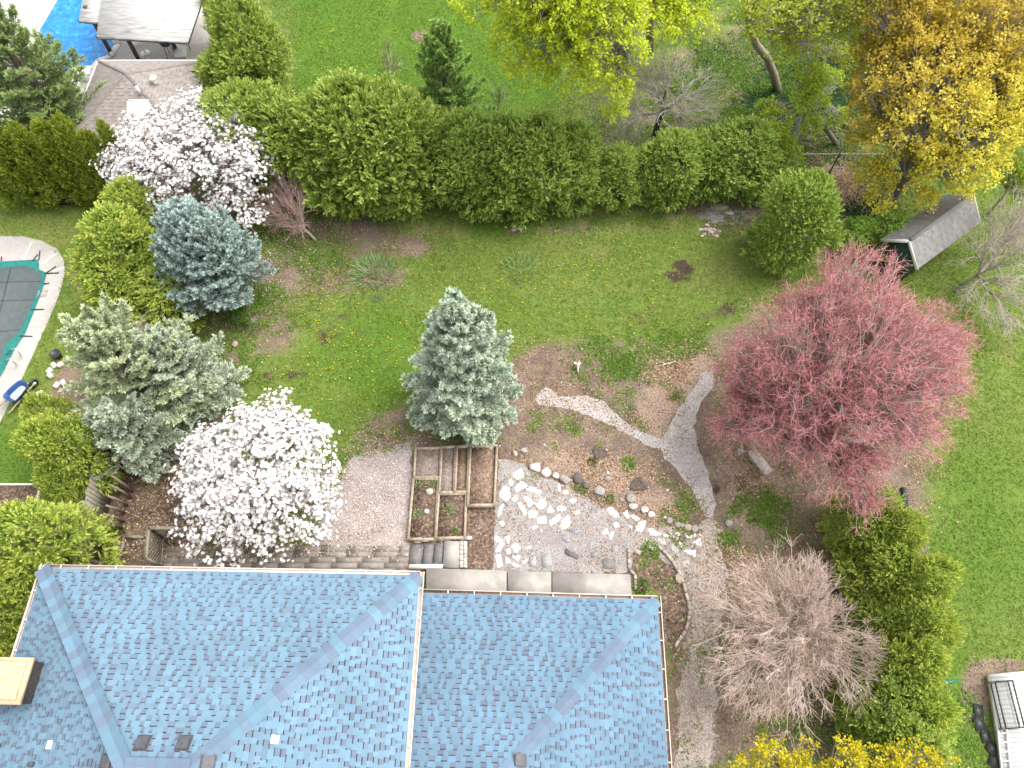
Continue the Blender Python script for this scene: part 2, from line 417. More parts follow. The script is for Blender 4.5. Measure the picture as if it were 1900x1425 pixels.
for nm, ks in (('mask_a', ('dirt', 'litter', 'dark')), ('mask_b', ('ivy', 'dry', 'gravel')), ('mask_c', ('lush', 'shade', 'shade'))):
    a = gme.color_attributes.new(nm, 'FLOAT_COLOR', 'POINT')
    a.data.foreach_set('color', np.c_[MASKS[ks[0]], MASKS[ks[1]], MASKS[ks[2]], np.ones(len(gv))].astype(np.float32).ravel())
go = bpy.data.objects.new("ground", gme); COL.objects.link(go); struct(go, "green lawn and bare soil of the back gardens")

# --- sheets on the ground
def rough_outline(px, z=0.0, step=.22, amp=.06, seed=1):
    """closed outline in pixels -> ragged world outline"""
    r = np.random.default_rng(seed)
    w = [P(u, v, z)[:2] for u, v in px]
    out = []
    for a, b_ in zip(w, w[1:] + w[:1]):
        k = max(1, int(np.linalg.norm(b_ - a) / step))
        for i in range(k): out.append(a + (b_ - a) * i / k + (r.normal(0, amp, 2) if amp else 0))
    return np.array(out)
def sheet(name, px, z, mat, amp=.05, seed=1, thick=None):
    m = MB()
    o = rough_outline(px, 0 if thick is None else z, .22 if amp else 99, amp, seed)
    if thick: m.prism(o, z - thick, z)
    else:
        a = np.sum(o[:, 0] * np.roll(o[:, 1], -1) - np.roll(o[:, 0], -1) * o[:, 1])
        if a < 0: o = o[::-1]
        m.shared(np.c_[o, np.full(len(o), z)], [tuple(range(len(o)))])
    return m.build(name, mat)
def mat_gravel(name, stops, sc=24, weed=.0, petals=0.0):
    m, n, l, b = new_mat(name)
    v = obj_vec(n)
    f = noise(n, l, sc, 4, .8, v)
    c = ramp(n, l, f, stops)
    c = mixc(n, l, c, ramp(n, l, noise(n, l, 1.3, 5, .65, v), [(.35, (.72, .68, .66)), (.65, (1.12, 1.1, 1.1))]), .8, 'MULTIPLY')
    vo = n.new('ShaderNodeTexVoronoi'); vo.inputs['Scale'].default_value = sc * 1.2; l.new(v, vo.inputs['Vector'])
    c = mixc(n, l, c, ramp(n, l, vo.outputs['Color'], [(.2, (.72, .72, .72)), (.8, (1.22, 1.22, 1.22))]), .8, 'MULTIPLY')
    if weed:
        c = mixc(n, l, c, (.10, .075, .05), math_n(n, l, 'MULTIPLY', ramp(n, l, noise(n, l, 2.6, 6, .7, v), [(.52, (0, 0, 0)), (.68, (1, 1, 1))]), weed))
    l.new(c, b.inputs['Base Color']); b.inputs['Roughness'].default_value = .95; b.inputs['Specular IOR Level'].default_value = .1
    bp = n.new('ShaderNodeBump'); bp.inputs['Strength'].default_value = .8; bp.inputs['Distance'].default_value = .03
    l.new(vo.outputs['Distance'], bp.inputs['Height']); l.new(bp.outputs[0], b.inputs['Normal'])
    return m
M_GRAVEL = mat_gravel("path_gravel", [(.3, (.27, .245, .23)), (.5, (.43, .395, .375)), (.7, (.60, .56, .535))], 24, .6)
M_PATIO = mat_gravel("patio_screenings", [(.3, (.27, .252, .24)), (.5, (.345, .322, .31)), (.7, (.43, .40, .385))], 26, .45)
struct(sheet("path", [(1305, 690), (1325, 682), (1322, 720), (1300, 745), (1287, 790), (1295, 830), (1316, 880), (1326, 935), (1322, 962), (1308, 958), (1296, 930), (1280, 905), (1255, 870), (1232, 850), (1222, 820), (1245, 785), (1268, 745)], .006, M_GRAVEL, .028, 2), "grey gravel path forking towards the red maple")
struct(sheet("path", [(990, 735), (1015, 718), (1035, 735), (1090, 735), (1120, 745), (1150, 775), (1200, 805), (1228, 818), (1222, 836), (1195, 822), (1140, 792), (1090, 770), (1040, 755), (1000, 752)], .009, M_GRAVEL, .028, 3), "narrow grey gravel path curving towards the blue spruce")
struct(sheet("path", [(1296, 1000), (1305, 968), (1325, 962), (1338, 990), (1345, 1060), (1335, 1200), (1320, 1425), (1252, 1425), (1262, 1260), (1285, 1150), (1288, 1060)], .016, mat_gravel("worn_path", [(.3, (.24, .20, .17)), (.5, (.38, .33, .29)), (.7, (.52, .47, .42))], 20, .7), .09, 4), "worn gravel path along the house side")
struct(sheet("patio", [(925, 850), (960, 858), (1000, 880), (1060, 905), (1120, 940), (1160, 962), (1215, 975), (1260, 985), (1300, 995), (1290, 1060), (1270, 1075), (1245, 1050), (1200, 1010), (1168, 1030), (1170, 1062), (912, 1062), (925, 940)], .011, M_PATIO, .05, 5), "pale screenings patio set with flagstones")
struct(sheet("gravel_court", [(655, 848), (700, 838), (765, 832), (756, 1000), (745, 1012), (590, 1012), (600, 950), (630, 900)], .006, mat_gravel("petal_gravel", [(.3, (.26, .22, .20)), (.5, (.38, .33, .31)), (.7, (.52, .47, .45))], 22, .6), .07, 6), "gravel court strewn with petals beside the planters")
M_PAVER = mat_plain("paver_slab", (.19, .165, .14), (.29, .255, .225), 4, .9, .2, 1.5, (.14, .12, .10))
pm = MB()
o_ = P(300, 1060)[:2]; ex_ = norm(P(757, 1060)[:2] - o_); ey_ = np.array([-ex_[1], ex_[0]])
Lp = np.linalg.norm(P(757, 1060)[:2] - o_)
r = np.random.default_rng(3)
for j in range(8):
    x = -r.uniform(0, .8)
    while x < Lp - .05:
        w = .95; x0, x1 = max(x, 0), min(x + w - .006, Lp)
        if x1 - x0 > .05:
            y0 = -.72 + j * .205; y1 = y0 + .197
            q = [o_ + ex_ * a + ey_ * b_ for a, b_ in ((x0, y0), (x1, y0), (x1, y1), (x0, y1))]
            pm.prism(q, -.05, .03 + r.normal(0, .003), (1, 1, 1))
        x += w
struct(pm.build("paver_terrace", M_PAVER), "row of weathered pavers behind the house")

# ------------------------------------------------------------------ house
def clip_x(poly, t):
    xs = []
    for (x0, y0), (x1, y1) in zip(poly, np.roll(poly, -1, axis=0)):
        if (y0 - t) * (y1 - t) <= 0 and y0 != y1: xs.append(x0 + (x1 - x0) * (t - y0) / (y1 - y0))
    return (min(xs), max(xs)) if len(xs) >= 2 else None
def roof_slope(mb, pts, seed, light, grey, darkc, exposure=.147, toothw=(.10, .27), slotw=(.05, .20)):
    """laminated shingles, course by course: raised teeth, recessed slots with a printed band"""
    r = np.random.default_rng(seed)
    pts = [np.asarray(p, float) for p in pts]
    e = norm(pts[1] - pts[0]); nn = norm(np.cross(e, pts[2] - pts[1]))
    if nn[2] < 0: nn = -nn
    up = np.cross(nn, e)
    if up @ (pts[2] - pts[1]) < 0: up = -up
    O = pts[0]
    poly = np.array([((p - O) @ e, (p - O) @ up) for p in pts])
    T = poly[:, 1].max()
    mb.polys([np.array([p - nn * .003 for p in pts])] if len(pts) else [], lerp(light, grey, .5))
    W3 = lambda s_, t_, h: O + e * s_ + up * t_ + nn * h
    k = 0
    while k * exposure < T - .02:
        t0, t1 = k * exposure, min((k + 1) * exposure, T - .004)
        r0, r1 = clip_x(poly, t0 + 1e-4), clip_x(poly, t1)
        if r0 and r1:
            s_ = r0[0] - r.random() * .3
            tooth = True
            quads, cols = [], []
            while s_ < r0[1]:
                w = r.uniform(*(toothw if tooth else slotw))
                def cell(sa, sb, ta, tb, ha, hb, c):
                    f = lambda s0, t: min(max(s0, r0[0] + (r1[0] - r0[0]) * (t - t0) / (t1 - t0)), r0[1] + (r1[1] - r0[1]) * (t - t0) / (t1 - t0))
                    q = [W3(f(sa, ta), ta, ha), W3(f(sb, ta), ta, ha), W3(f(sb, tb), tb, hb), W3(f(sa, tb), tb, hb)]
                    if np.linalg.norm(q[1] - q[0]) + np.linalg.norm(q[2] - q[3]) > .03:
                        quads.append(q); cols.append(c)
                if tooth:
                    c = lerp(light, grey, np.clip(r.normal(.12, .16), 0, .8)) * r.uniform(.93, 1.06)
                    cell(s_, s_ + w, t0, t1, .017, .008, c)
                    f0 = lambda s0: min(max(s0, r0[0]), r0[1])
                    a, b_ = f0(s_), f0(s_ + w)
                    if b_ - a > .02:
                        quads.append([W3(a, t0, .003), W3(b_, t0, .003), W3(b_, t0, .017), W3(a, t0, .017)]); cols.append(c)
                else:
                    c = lerp(light, grey, np.clip(r.normal(.75, .25), .1, 1)) * r.uniform(.93, 1.05)
                    tm = t0 + (t1 - t0) * r.uniform(.74, .82)
                    cell(s_, s_ + w, t0, tm, .008, .004, c)
                    cell(s_, s_ + w, tm, t1, .004, .002, np.asarray(darkc) * r.uniform(.8, 1.2))
                s_ += w; tooth = not tooth
            if quads: mb.polys(np.array(quads), np.array(cols))
        k += 1
def hip_caps(mb, p0, p1, n0, n1, seed, light, grey, half=.23, step=.26):
    """cap shingles bent over a hip or ridge, lapping from p0 (low) to p1 (high)"""
    r = np.random.default_rng(seed)
    p0, p1 = np.asarray(p0, float), np.asarray(p1, float)
    L = np.linalg.norm(p1 - p0); d = (p1 - p0) / L
    sides = []
    for nn in (n0, n1):
        sv = norm(np.cross(d, nn))
        sides.append((sv, nn))
    if sides[0][0] @ sides[1][0] > 0: sides[1] = (-sides[1][0], sides[1][1])
    up = norm(n0 + n1)
    k, Q, C = 0, [], []
    while k * step < L:
        a, b_ = p0 + d * k * step, p0 + d * min((k + 1) * step + .03, L)
        c = lerp(light, grey, 0.0 if r.random() < .2 else np.clip(r.normal(.75, .25), .2, 1)) * r.uniform(.92, 1.04)
        for i, (sv, nn) in enumerate(sides):
            outer = norm(sv - .0 * up)
            # direction along the slope, away from the hip
            o0, o1 = a + outer * half + nn * .026, b_ + outer * half + nn * .014
            c0, c1 = a + up * .034, b_ + up * .022
            Q.append([o0, c0, c1, o1]); C.append(c)
            Q.append([a + outer * half + nn * .004, a + up * .006, c0, o0]); C.append(c * .9)
            Q.append([o0, o1, o1 - nn * .024, o0 - nn * .024]); C.append(c * .9)
        k += 1
    mb.polys(np.array(Q), np.array(C))
def gutter(pa, pb, out, parent, name="gutter", mat=None, debris=None, seed=0):
    """open trough: back, floor, front lip and the hangers across it"""
    pa, pb, out = np.asarray(pa, float), np.asarray(pb, float), np.asarray(out, float)
    d = norm(pb - pa); z = np.array([0, 0, 1.])
    m = MB()
    m.beam(pa + out * .115 - z * .045, pb + out * .115 - z * .045, .022, .10)
    m.beam(pa + out * .06 - z * .105, pb + out * .06 - z * .105, .13, .012)
    m.beam(pa + out * .006 - z * .05, pb + out * .006 - z * .05, .010, .10)
    g = m.build(name, mat or M_BEIGE, parent)
    L = np.linalg.norm(pb - pa); k = .5
    while k < L:
        q = pa + d * k
        h = MB(); h.beam(q + out * .0 - z * .004, q + out * .125 - z * .004, .03, .012); k += .82
        h.build("hanger", M_WHITE, g)
    if debris:
        dm = MB(); dm.beam(pa + out * .06 - z * .085, pb + out * .06 - z * .085, .09, .02)
        dm.build("debris", M_SOIL, g)
    return g

LB, LG, LD = np.array((.122, .214, .285)), np.array((.108, .136, .185)), np.array((.028, .038, .055))
ZE, RISE = 4.6, 2.1
A, B = P(75, 1047, ZE), P(787, 1060, ZE)
hx = norm(B - A); hy = np.array([-hx[1], hx[0], 0])
A = A + hx * .12 - hy * .12; B = B - hx * .12 - hy * .12
W = np.linalg.norm(B - A); RUN = 5.08; RX = 4.80
Cc, Dd = B - hy * 2 * RUN, A - hy * 2 * RUN
up3 = np.array([0, 0, 1.])
R1, R2 = A + hx * RX - hy * RUN + up3 * RISE, B - hx * RX - hy * RUN + up3 * RISE
house = empty("house", (A + B) / 2 * np.array([1, 1, 0]))
tag(house, "house with light blue shingle roof and beige gutters in front of the garden", "house")
HO = np.array(house.location)
def hp(mb): mb.v = [v - HO.astype(np.float32) for v in mb.v]; return mb
rf = MB()
roof_slope(rf, [A, B, R2, R1], 11, LB, LG, LD)
roof_slope(rf, [B, Cc, R2], 12, LB, LG, LD)
roof_slope(rf, [Dd, A, R1], 13, LB, LG, LD)
roof_slope(rf, [Cc, Dd, R1, R2], 14, LB, LG, LD)
roof = hp(rf).build("main_roof", M_SHINGLE, house)
def nrm(a, b_, c_):
    q = norm(np.cross(b_ - a, c_ - a)); return q if q[2] > 0 else -q
nR, nE, nW, nF = nrm(A, B, R2), nrm(B, Cc, R2), nrm(Dd, A, R1), nrm(Cc, Dd, R1)
for i, (p0, p1, na, nb) in enumerate(((A, R1, nR, nW), (B, R2, nR, nE), (Cc, R2, nE, nF), (Dd, R1, nF, nW), (R1, R2, nR, nF))):
    m = MB(); hip_caps(m, p0, p1, na, nb, 20 + i, LB * .95, np.array((.115, .152, .212)))
    hp(m).build("hip_cap" if i < 4 else "ridge_cap", M_SHINGLE, roof)
def house_gutter(pa, pb, out, **k):
    g = gutter(pa - HO, pb - HO, out, house, **k)
house_gutter(A, B, hy); house_gutter(B + hy * .12, Cc, hx); house_gutter(Dd, A + hy * .12, -hx)
# wing
ZW, RW = 3.0, 1.5
B2 = P(1225, 1107, ZW); A2 = P(780, 1094, ZW)
wx = norm(B2 - A2); wy = np.array([-wx[1], wx[0], 0])
B2 = B2 - wx * .1 - wy * .1; A2 = A2 - wx * .45 - wy * .1
WR = 5.0
C2 = B2 - wy * 2 * WR; D2 = A2 - wy * 2 * WR
S2 = B2 - wx * 4.72 - wy * WR + up3 * RW; S1 = A2 - wy * WR + up3 * RW
wf = MB()
roof_slope(wf, [A2, B2, S2, S1], 31, LB * np.array((.92, .94, .97)), LG * .95, LD * 1.25)
roof_slope(wf, [B2, C2, S2], 32, LB * np.array((.92, .94, .97)), LG * .95, LD * 1.25)
roof_slope(wf, [C2, D2, S1, S2], 33, LB, LG, LD)
wroof = hp(wf).build("wing_roof", M_SHINGLE, house)
wR, wE, wF = nrm(A2, B2, S2), nrm(B2, C2, S2), nrm(C2, D2, S1)
for i, (p0, p1, na, nb) in enumerate(((B2, S2, wR, wE), (C2, S2, wE, wF), (S1, S2, wR, wF))):
    m = MB(); hip_caps(m, p0, p1, na, nb, 40 + i, LB * .95, np.array((.115, .152, .212)), .19, .26)
    hp(m).build("hip_cap" if i < 2 else "ridge_cap", M_SHINGLE, wroof)
house_gutter(A2, B2, wy, debris=True); house_gutter(B2 + wy * .12, C2, wx, debris=True)
# walls
wm = MB()
i_ = .42
wm.prism([A + hx * i_ - hy * i_, B - hx * i_ - hy * i_, Cc - hx * i_ + hy * i_, Dd + hx * i_ + hy * i_], 0, ZE - .04)
hp(wm).build("wall", M_BRICK, house)
wm = MB(); wm.prism([A2 + wx * .03 - wy * .35, B2 - wx * .35 - wy * .35, C2 - wx * .35 + wy * .35, D2 + wx * .03 + wy * .35], 0, ZW - .04)
hp(wm).build("wing_wall", M_BRICK, house)
for (pa, pb, oo, zz) in ((A, B, hy, ZE), (B, Cc, hx, ZE), (A, Dd, -hx, ZE), (A2, B2, wy, ZW), (B2, C2, wx, ZW)):
    m = MB(); m.beam(pa - oo * .21 - up3 * .03, pb - oo * .21 - up3 * .03, .40, .02)
    hp(m).build("soffit", M_BEIGE, house)
# chimney
def roof_z(p, q0, nn): return q0[2] - ((p[0] - q0[0]) * nn[0] + (p[1] - q0[1]) * nn[1]) / nn[2]
def on_slope(u, v, q0, nn):
    p = P(u, v, ZE)
    for _ in range(12): p = P(u, v, roof_z(p, q0, nn))
    return p
cp = P(-2, 1262, 5.75)
ch = MB(); ch.box((cp[0], cp[1], 4.7), (1.30, 1.02, 1.9), math.atan2(hx[1], hx[0]))
chim = hp(ch).build("chimney", mat_plain("chimney_brick", (.012, .011, .012), (.04, .036, .035), 14, .9, .4), house)
ch = MB(); ch.box((cp[0], cp[1], 5.70), (1.44, 1.16, .10), math.atan2(hx[1], hx[0]), taper=.97)
ch.box((cp[0], cp[1], 5.765), (1.22, .96, .03), math.atan2(hx[1], hx[0]), taper=.9)
hp(ch).build("chimney_cap", mat_plain("mortar_cap", (.40, .29, .17), (.55, .42, .26), 5, .9, .3, 9, (.36, .27, .17)), chim)
ch = MB(); ch.lathe([(.13, 0), (.13, .2), (.16, .2), (.16, .25), (.10, .25)], (cp[0] - .35, cp[1], 5.77), 14)
hp(ch).build("flue", M_BEIGE, chim)
def roof_vent(u, v, q0, nn, dn):
    """low box vent with a rounded hood; dn = downslope direction"""
    p = on_slope(u, v, q0, nn); dn = norm(dn - nn * (dn @ nn)); sv = np.cross(nn, dn)
    m = MB()
    fl = [p + sv * a + dn * b_ + nn * .02 for a, b_ in ((-.18, -.20), (.18, -.20), (.18, .18), (-.18, .18))]
    m.polys([fl], (1.2, 1.2, 1.2))
    prof = [(-.17, .02), (-.17, .06), (-.13, .085), (.05, .09), (.13, .08), (.16, .055), (.16, .02)]
    for i in range(len(prof) - 1):
        (t0, h0), (t1, h1) = prof[i], prof[i + 1]
        m.polys([[p + sv * a + dn * t + nn * h for a, t, h in ((-.135, t0, h0), (.135, t0, h0), (.135, t1, h1), (-.135, t1, h1))]])
    for a in (-.135, .135):
        m.polys([[p + sv * a + dn * t + nn * h for t, h in prof]])
    hp(m).build("roof_vent", M_VENT, house)
for u, v in ((265, 1378), (342, 1378)): roof_vent(u, v, A, nR, hy)
roof_vent(198, 1413, Dd, nW, -hx); roof_vent(386, 1414, B, nE, hx); roof_vent(965, 1410, B2, wE, wx)
for u, v, q0, nn in ((93, 1382, Dd, nW), (510, 1372, B, nE)):
    p = on_slope(u, v, q0, nn)
    m = MB()
    a_ = norm(np.cross(nn, hy)); b_ = np.cross(nn, a_)
    m.polys([[p + a_ * x + b_ * y + nn * .025 for x, y in ((-.10, -.10), (.10, -.10), (.10, .10), (-.10, .10))]])
    m.tube([p - a_ * .05 + nn * .0, p - a_ * .05 + up3 * .14], .045, 10)
    hp(m).build("pipe_flashing", M_WHITE, house)
p = on_slope(-2, 1385, Dd, nW); m = MB(); m.tube([p, p + up3 * .4], .06, 10); hp(m).build("vent_pipe", M_VENT, house)
p = on_slope(62, 1418, Dd, nW); m = MB(); m.tube([p, p + up3 * .16], .06, 10); hp(m).build("vent_pipe", M_VENT, house)

# ------------------------------------------------------------------ concrete walk, stairs, planters
def wq(px, z=0.0): return [P(u, v, z) for u, v in px]
wk = MB()
cuts = [790, 941, 1024, 1170]
for i in range(3):
    a, b_ = cuts[i] + 1, cuts[i + 1] - 1
    f = lambda u: 1054 + (u - 790) * (1066 - 1054) / 380
    wk.prism(wq([(a, f(a)), (b_, f(b_)), (b_ + (4 if i == 2 else 0), 1112), (a, 1106)], .30), -.02, .30 + .004 * (i % 2))
wo = wk.build("walkway", M_CONC); struct(wo, "cracked grey concrete walk along the wing")
st = empty("garden_steps", P(805, 1028)); SO = np.array(st.location)
tag(st, "concrete steps with painted house shade rising to a pale landing below the planters", "steps")
for nm, px, z, mt in (("tread", [(762, 1010), (787, 1011), (783, 1046), (758, 1046)], .05, 'd'), ("tread", [(788, 1010), (807, 1010), (803, 1046), (784, 1046)], .14, 'd'), ("tread", [(808, 1008), (824, 1008), (821, 1046), (804, 1046)], .23, 'd'),
                      ("landing", [(825, 1003), (854, 1004), (852, 1054), (821, 1052)], .32, 'l')):
    m = MB(); m.prism(np.array(wq(px, z)) - SO, -.02, z, inset=.01)
    m.build(nm, {'d': mat_plain("shaded_step", (.13, .125, .12), (.22, .21, .20), 7, .85, .2, 2, (.10, .10, .09)), 'l': M_CONC}[mt], st)  # treads' dark tone paints the shade of the house into the concrete
r = np.random.default_rng(9)
m = MB()
for row, (u0, u1, va, vb) in enumerate(((853, 860, 1004, 1052), (860, 867, 1004, 1052))):
    v = va
    while v < vb - 3:
        dv = r.uniform(5, 9)
        m.prism(np.array(wq([(u0, v), (u1 - .5, v), (u1 - .8, min(v + dv - .8, vb)), (u0 - .3, min(v + dv - .8, vb))], .34)) - SO, 0, .34 + r.normal(0, .012), (.9 + r.normal(0, .1),) * 3, inset=.06)
        v += dv
m.build("curb_wall", mat_tint("pale_block", .9, 9, .2) if False else mat_plain("pale_block", (.50, .45, .38), (.66, .62, .55), 9, .9, .3, tint=True), st)
m = MB(); m.prism(np.array(wq([(760, 1047), (822, 1047), (820, 1054), (758, 1054)], .34)) - SO, 0, .36); m.build("ledge", M_WHITE, st)
m = MB()
u = 768
while u < 866:
    du = r.uniform(9, 17); y = 1003 - (u - 768) * .05
    for k in range(2): m.prism(np.array(wq([(u, y - 4), (u + du - 1, y - 4.5), (u + du - 1, y + 1.5), (u, y + 2)], .2)) - SO + np.array([r.normal(0, .02), r.normal(0, .02), 0]), .001 + .11 * k, .11 * k + .10, (.85 + r.normal(0, .12),) * 3, inset=.06)
    u += du
m.build("stone_edging", mat_plain("edging_stone", (.36, .30, .24), (.55, .49, .42), 9, .9, .4, tint=True), st)

def planter(outer, label, soil_col, z=.26, w=.085, soil_z=.18, lab_part=None, sides=(0, 1, 2, 3)):
    """timber-edged bed; outer = 4 pixel corners"""
    q = np.array([P(u, v, z) for u, v in outer]); c = q.mean(0) * np.array([1, 1, 0])
    e = empty("planter_bed", c); tag(e, label, "planter", "timber planter beds above the steps")
    for i in sides:
        a, b_ = q[i] - c, q[(i + 1) % 4] - c
        m = MB(); d = norm(b_ - a)
        m.beam(a + d * (w / 2 + .001) + np.array([0, 0, -z / 2]), b_ - d * (-(w / 2) + .001) + np.array([0, 0, -z / 2 + (.002 if i % 2 else 0)]), w, z)
        m.build("timber_edge", M_WOOD, e)
    m = MB(); m.prism((q - c)[:, :2] * .99, .0, soil_z); m.build("soil", soil_col, e)
    return e
M_BEDG = mat_gravel("bed_grit", [(.3, (.22, .18, .15)), (.5, (.34, .28, .25)), (.7, (.48, .42, .38))], 24, .8)
M_BEDB = mat_gravel("bed_mulch", [(.3, (.11, .075, .055)), (.5, (.25, .18, .13)), (.7, (.42, .32, .25))], 10, .8)
M_BEDS = mat_gravel("bed_dark_soil", [(.32, (.045, .032, .025)), (.5, (.15, .105, .078)), (.68, (.36, .28, .22))], 9, .7)
planter([(771, 832), (818, 830), (816, 885), (768, 885)], "small gritty planter bed at the upper left of the timber beds", M_BEDG)
planter([(767, 888), (813, 888), (807, 1000), (757, 1000)], "long dark soil planter bed with a white ball and green sprouts", M_BEDS, .24)
planter([(820, 829), (845, 828), (842, 913), (815, 913)], "narrow pale grit planter bed between two taller beds", M_BEDG, .30, soil_z=.2)
planter([(848, 828), (870, 827), (867, 912), (844, 912)], "narrow brown mulch planter bed beside the wide bed", M_BEDB, .33, soil_z=.2)
planter([(873, 827), (922, 826), (917, 936), (868, 937)], "wide brown planter bed at the right end of the timber beds", M_BEDB, .36, soil_z=.24)
planter([(814, 916), (865, 915), (862, 997), (808, 998)], "square dark soil planter bed with leaf litter above the stone edging", M_BEDS, .28)
sheet_o = sheet("mulch_strip", [(868, 940), (918, 939), (916, 1056), (866, 1056)], .012, M_BEDS, .02, 8); struct(sheet_o, "dark mulch strip between the landing and the flagstones")
m = MB(); bc = P(792, 950, .22); m.lathe([(.02, 0), (.07, .02), (.095, .08), (.07, .15), (.02, .175)], bc, 14)
tag(m.build("garden_ball", M_WHITE, None, bc, True), "small white ball lying on the dark planter soil", "ball")

# ------------------------------------------------------------------ stones
def rock_mesh(r, rx, ry, rz, cuts=9):
    bm = bmesh.new(); bmesh.ops.create_icosphere(bm, subdivisions=3, radius=1)
    V = np.array([v.co for v in bm.verts]); F = [[v.index for v in f.verts] for f in bm.faces]; bm.free()
    for _ in range(cuts):
        nn = norm(r.normal(size=3)); h = r.uniform(.62, .9)
        d = V @ nn; V = V - np.maximum(d - h, 0)[:, None] * nn * .92
    V += r.normal(0, .012, V.shape)
    return V * np.array([rx, ry, rz]), F
Z3 = lambda x, y: (900 + x / 3.958, 840 + y / 3.958)
rocks = [(370, 108, 40, 'w', "mottled white boulder at the left end of the boulder row"), (447, 142, 38, 'w', "round pale boulder, second from the left in the boulder row"), (520, 168, 24, 'w', "small white stone, third from the left in the boulder row"),
         (585, 195, 38, 'g', "pitted grey white boulder, fourth from the left in the boulder row"), (685, 190, 36, 'd', "dark grey boulder above a green weed tuft"), (740, 238, 26, 'd', "brownish boulder half hidden beside the dark grey boulder"),
         (840, 283, 38, 'g', "flat grey boulder among brown leaves mid slope"), (902, 190, 24, 'g', "pale square stone alone on the upper slope"), (1068, 335, 38, 'g', "wide grey boulder below the dark hollow stone"),
         (1004, 345, 18, 'g', "little grey stone left of the wide grey boulder"), (1090, 392, 30, 'w', "flat white stone below the wide grey boulder"), (1172, 420, 27, 'w', "white wedge stone at the top right of the patio edge"), (1220, 452, 26, 'w', "round white stone beside the wedge stone on the patio edge"),
         (1355, 495, 22, 'g', "small pale stone alone on the lower slope"), (1415, 528, 22, 'g', "split pale stone, leftmost of three at the path end"), (1452, 530, 18, 'g', "narrow pale stone in the middle of the path end trio"), (1492, 546, 26, 't', "tan boulder near the right end of the patio edge"), (1541, 556, 24, 'g', "grey boulder, last before the side path"),
         (975, 35, 12, 'g', "pebble sized grey stone high on the slope"), (1230, 140, 12, 'g', "small round stone near the gravel path"), (1335, 275, 10, 'w', "tiny white stone on the brown slope"), (1325, 475, 12, 'w', "tiny upright white stone by the lower slope"),
         (220, 5, 22, 't', "tan stone beside the corner of the wide planter"), (285, -15, 24, 'g', "grey stone touching the slope by the planter corner"), (1425, 925, 32, 't', "tan rock at the bend of the bed edging"), (904, 145, 12, 'w', "tiny white pebble above the pale square stone"), (435, -60, 10, 'w', "white pebble on the soil below the spruce"),
         (1835, 1165, 40, 't', "tan rock under the bare grey tree"), (1790, 515, 26, 'g', "grey rock in the green ground cover")]
RCOL = {'w': (.50, .465, .425), 'g': (.30, .28, .26), 'd': (.11, .10, .098), 't': (.36, .30, .23)}
r = np.random.default_rng(21)
def rock(u, v, rad_px, col, label, cat="rock", group="boulders along the patio slope", flat=.62):
    p = P(u, v, .05); R = rad_px / ppm(p)
    V, F = rock_mesh(r, R, R * r.uniform(.75, .95), R * flat)
    m = MB(); m.shared(V, F, np.array(col) * r.uniform(.9, 1.1))
    o = m.build("boulder", M_ROCK); o.location = (p[0], p[1], R * flat * .45); o.rotation_euler = (0, 0, r.uniform(0, 6))
    tag(o, label, cat, group); return o
for x, y, rr, k, lab in rocks: rock(*Z3(x, y), rr / 3.958 * 1.2, RCOL[k], lab)
rock(1375, 838, 9, RCOL['g'], "grey stone beside the stone bench under the red maple"); rock(1395, 828, 8, RCOL['t'], "tan stone above the stone bench under the red maple")
rock(1363, 1142, 12, RCOL['t'], "lone tan boulder at the left edge of the bare tree", flat=.7)
def hollow(u, v, rp, label):
    p = P(u, v); R = rp / ppm(p)
    m = MB(); k = 22
    prof = [(.0, .05), (.45, .06), (.62, .16), (.8, .26), (1.0, .16), (1.1, 0)]
    vs = []
    for i, (a, h) in enumerate(prof):
        for j in range(k):
            t = 2 * math.pi * j / k; w = 1 + .2 * math.sin(3 * t + u) + r.normal(0, .06)
            vs.append((R * a * w * math.cos(t), R * a * w * math.sin(t) * .8, h * R * (1 + r.normal(0, .15))))
    f = [(i * k + j, i * k + (j + 1) % k, (i + 1) * k + (j + 1) % k, (i + 1) * k + j) for i in range(len(prof) - 1) for j in range(k)]
    m.shared(vs, f, (.10, .075, .06))
    o = m.build("tree_stump", M_ROCK); o.location = (p[0], p[1], 0); tag(o, label, "stump", "dark stumps in the garden")
hollow(*Z3(1125, 240), 15, "dark hollow stump in the middle of the brown slope")
hollow(*Z3(845, 5), 14, "dark sunken stump below the gravel fork")
hollow(706, 808, 7, "small black stump beside fallen sticks left of planters")
hollow(1265, 1000, 7, "small dark stump beside the tan boulder at patio end")
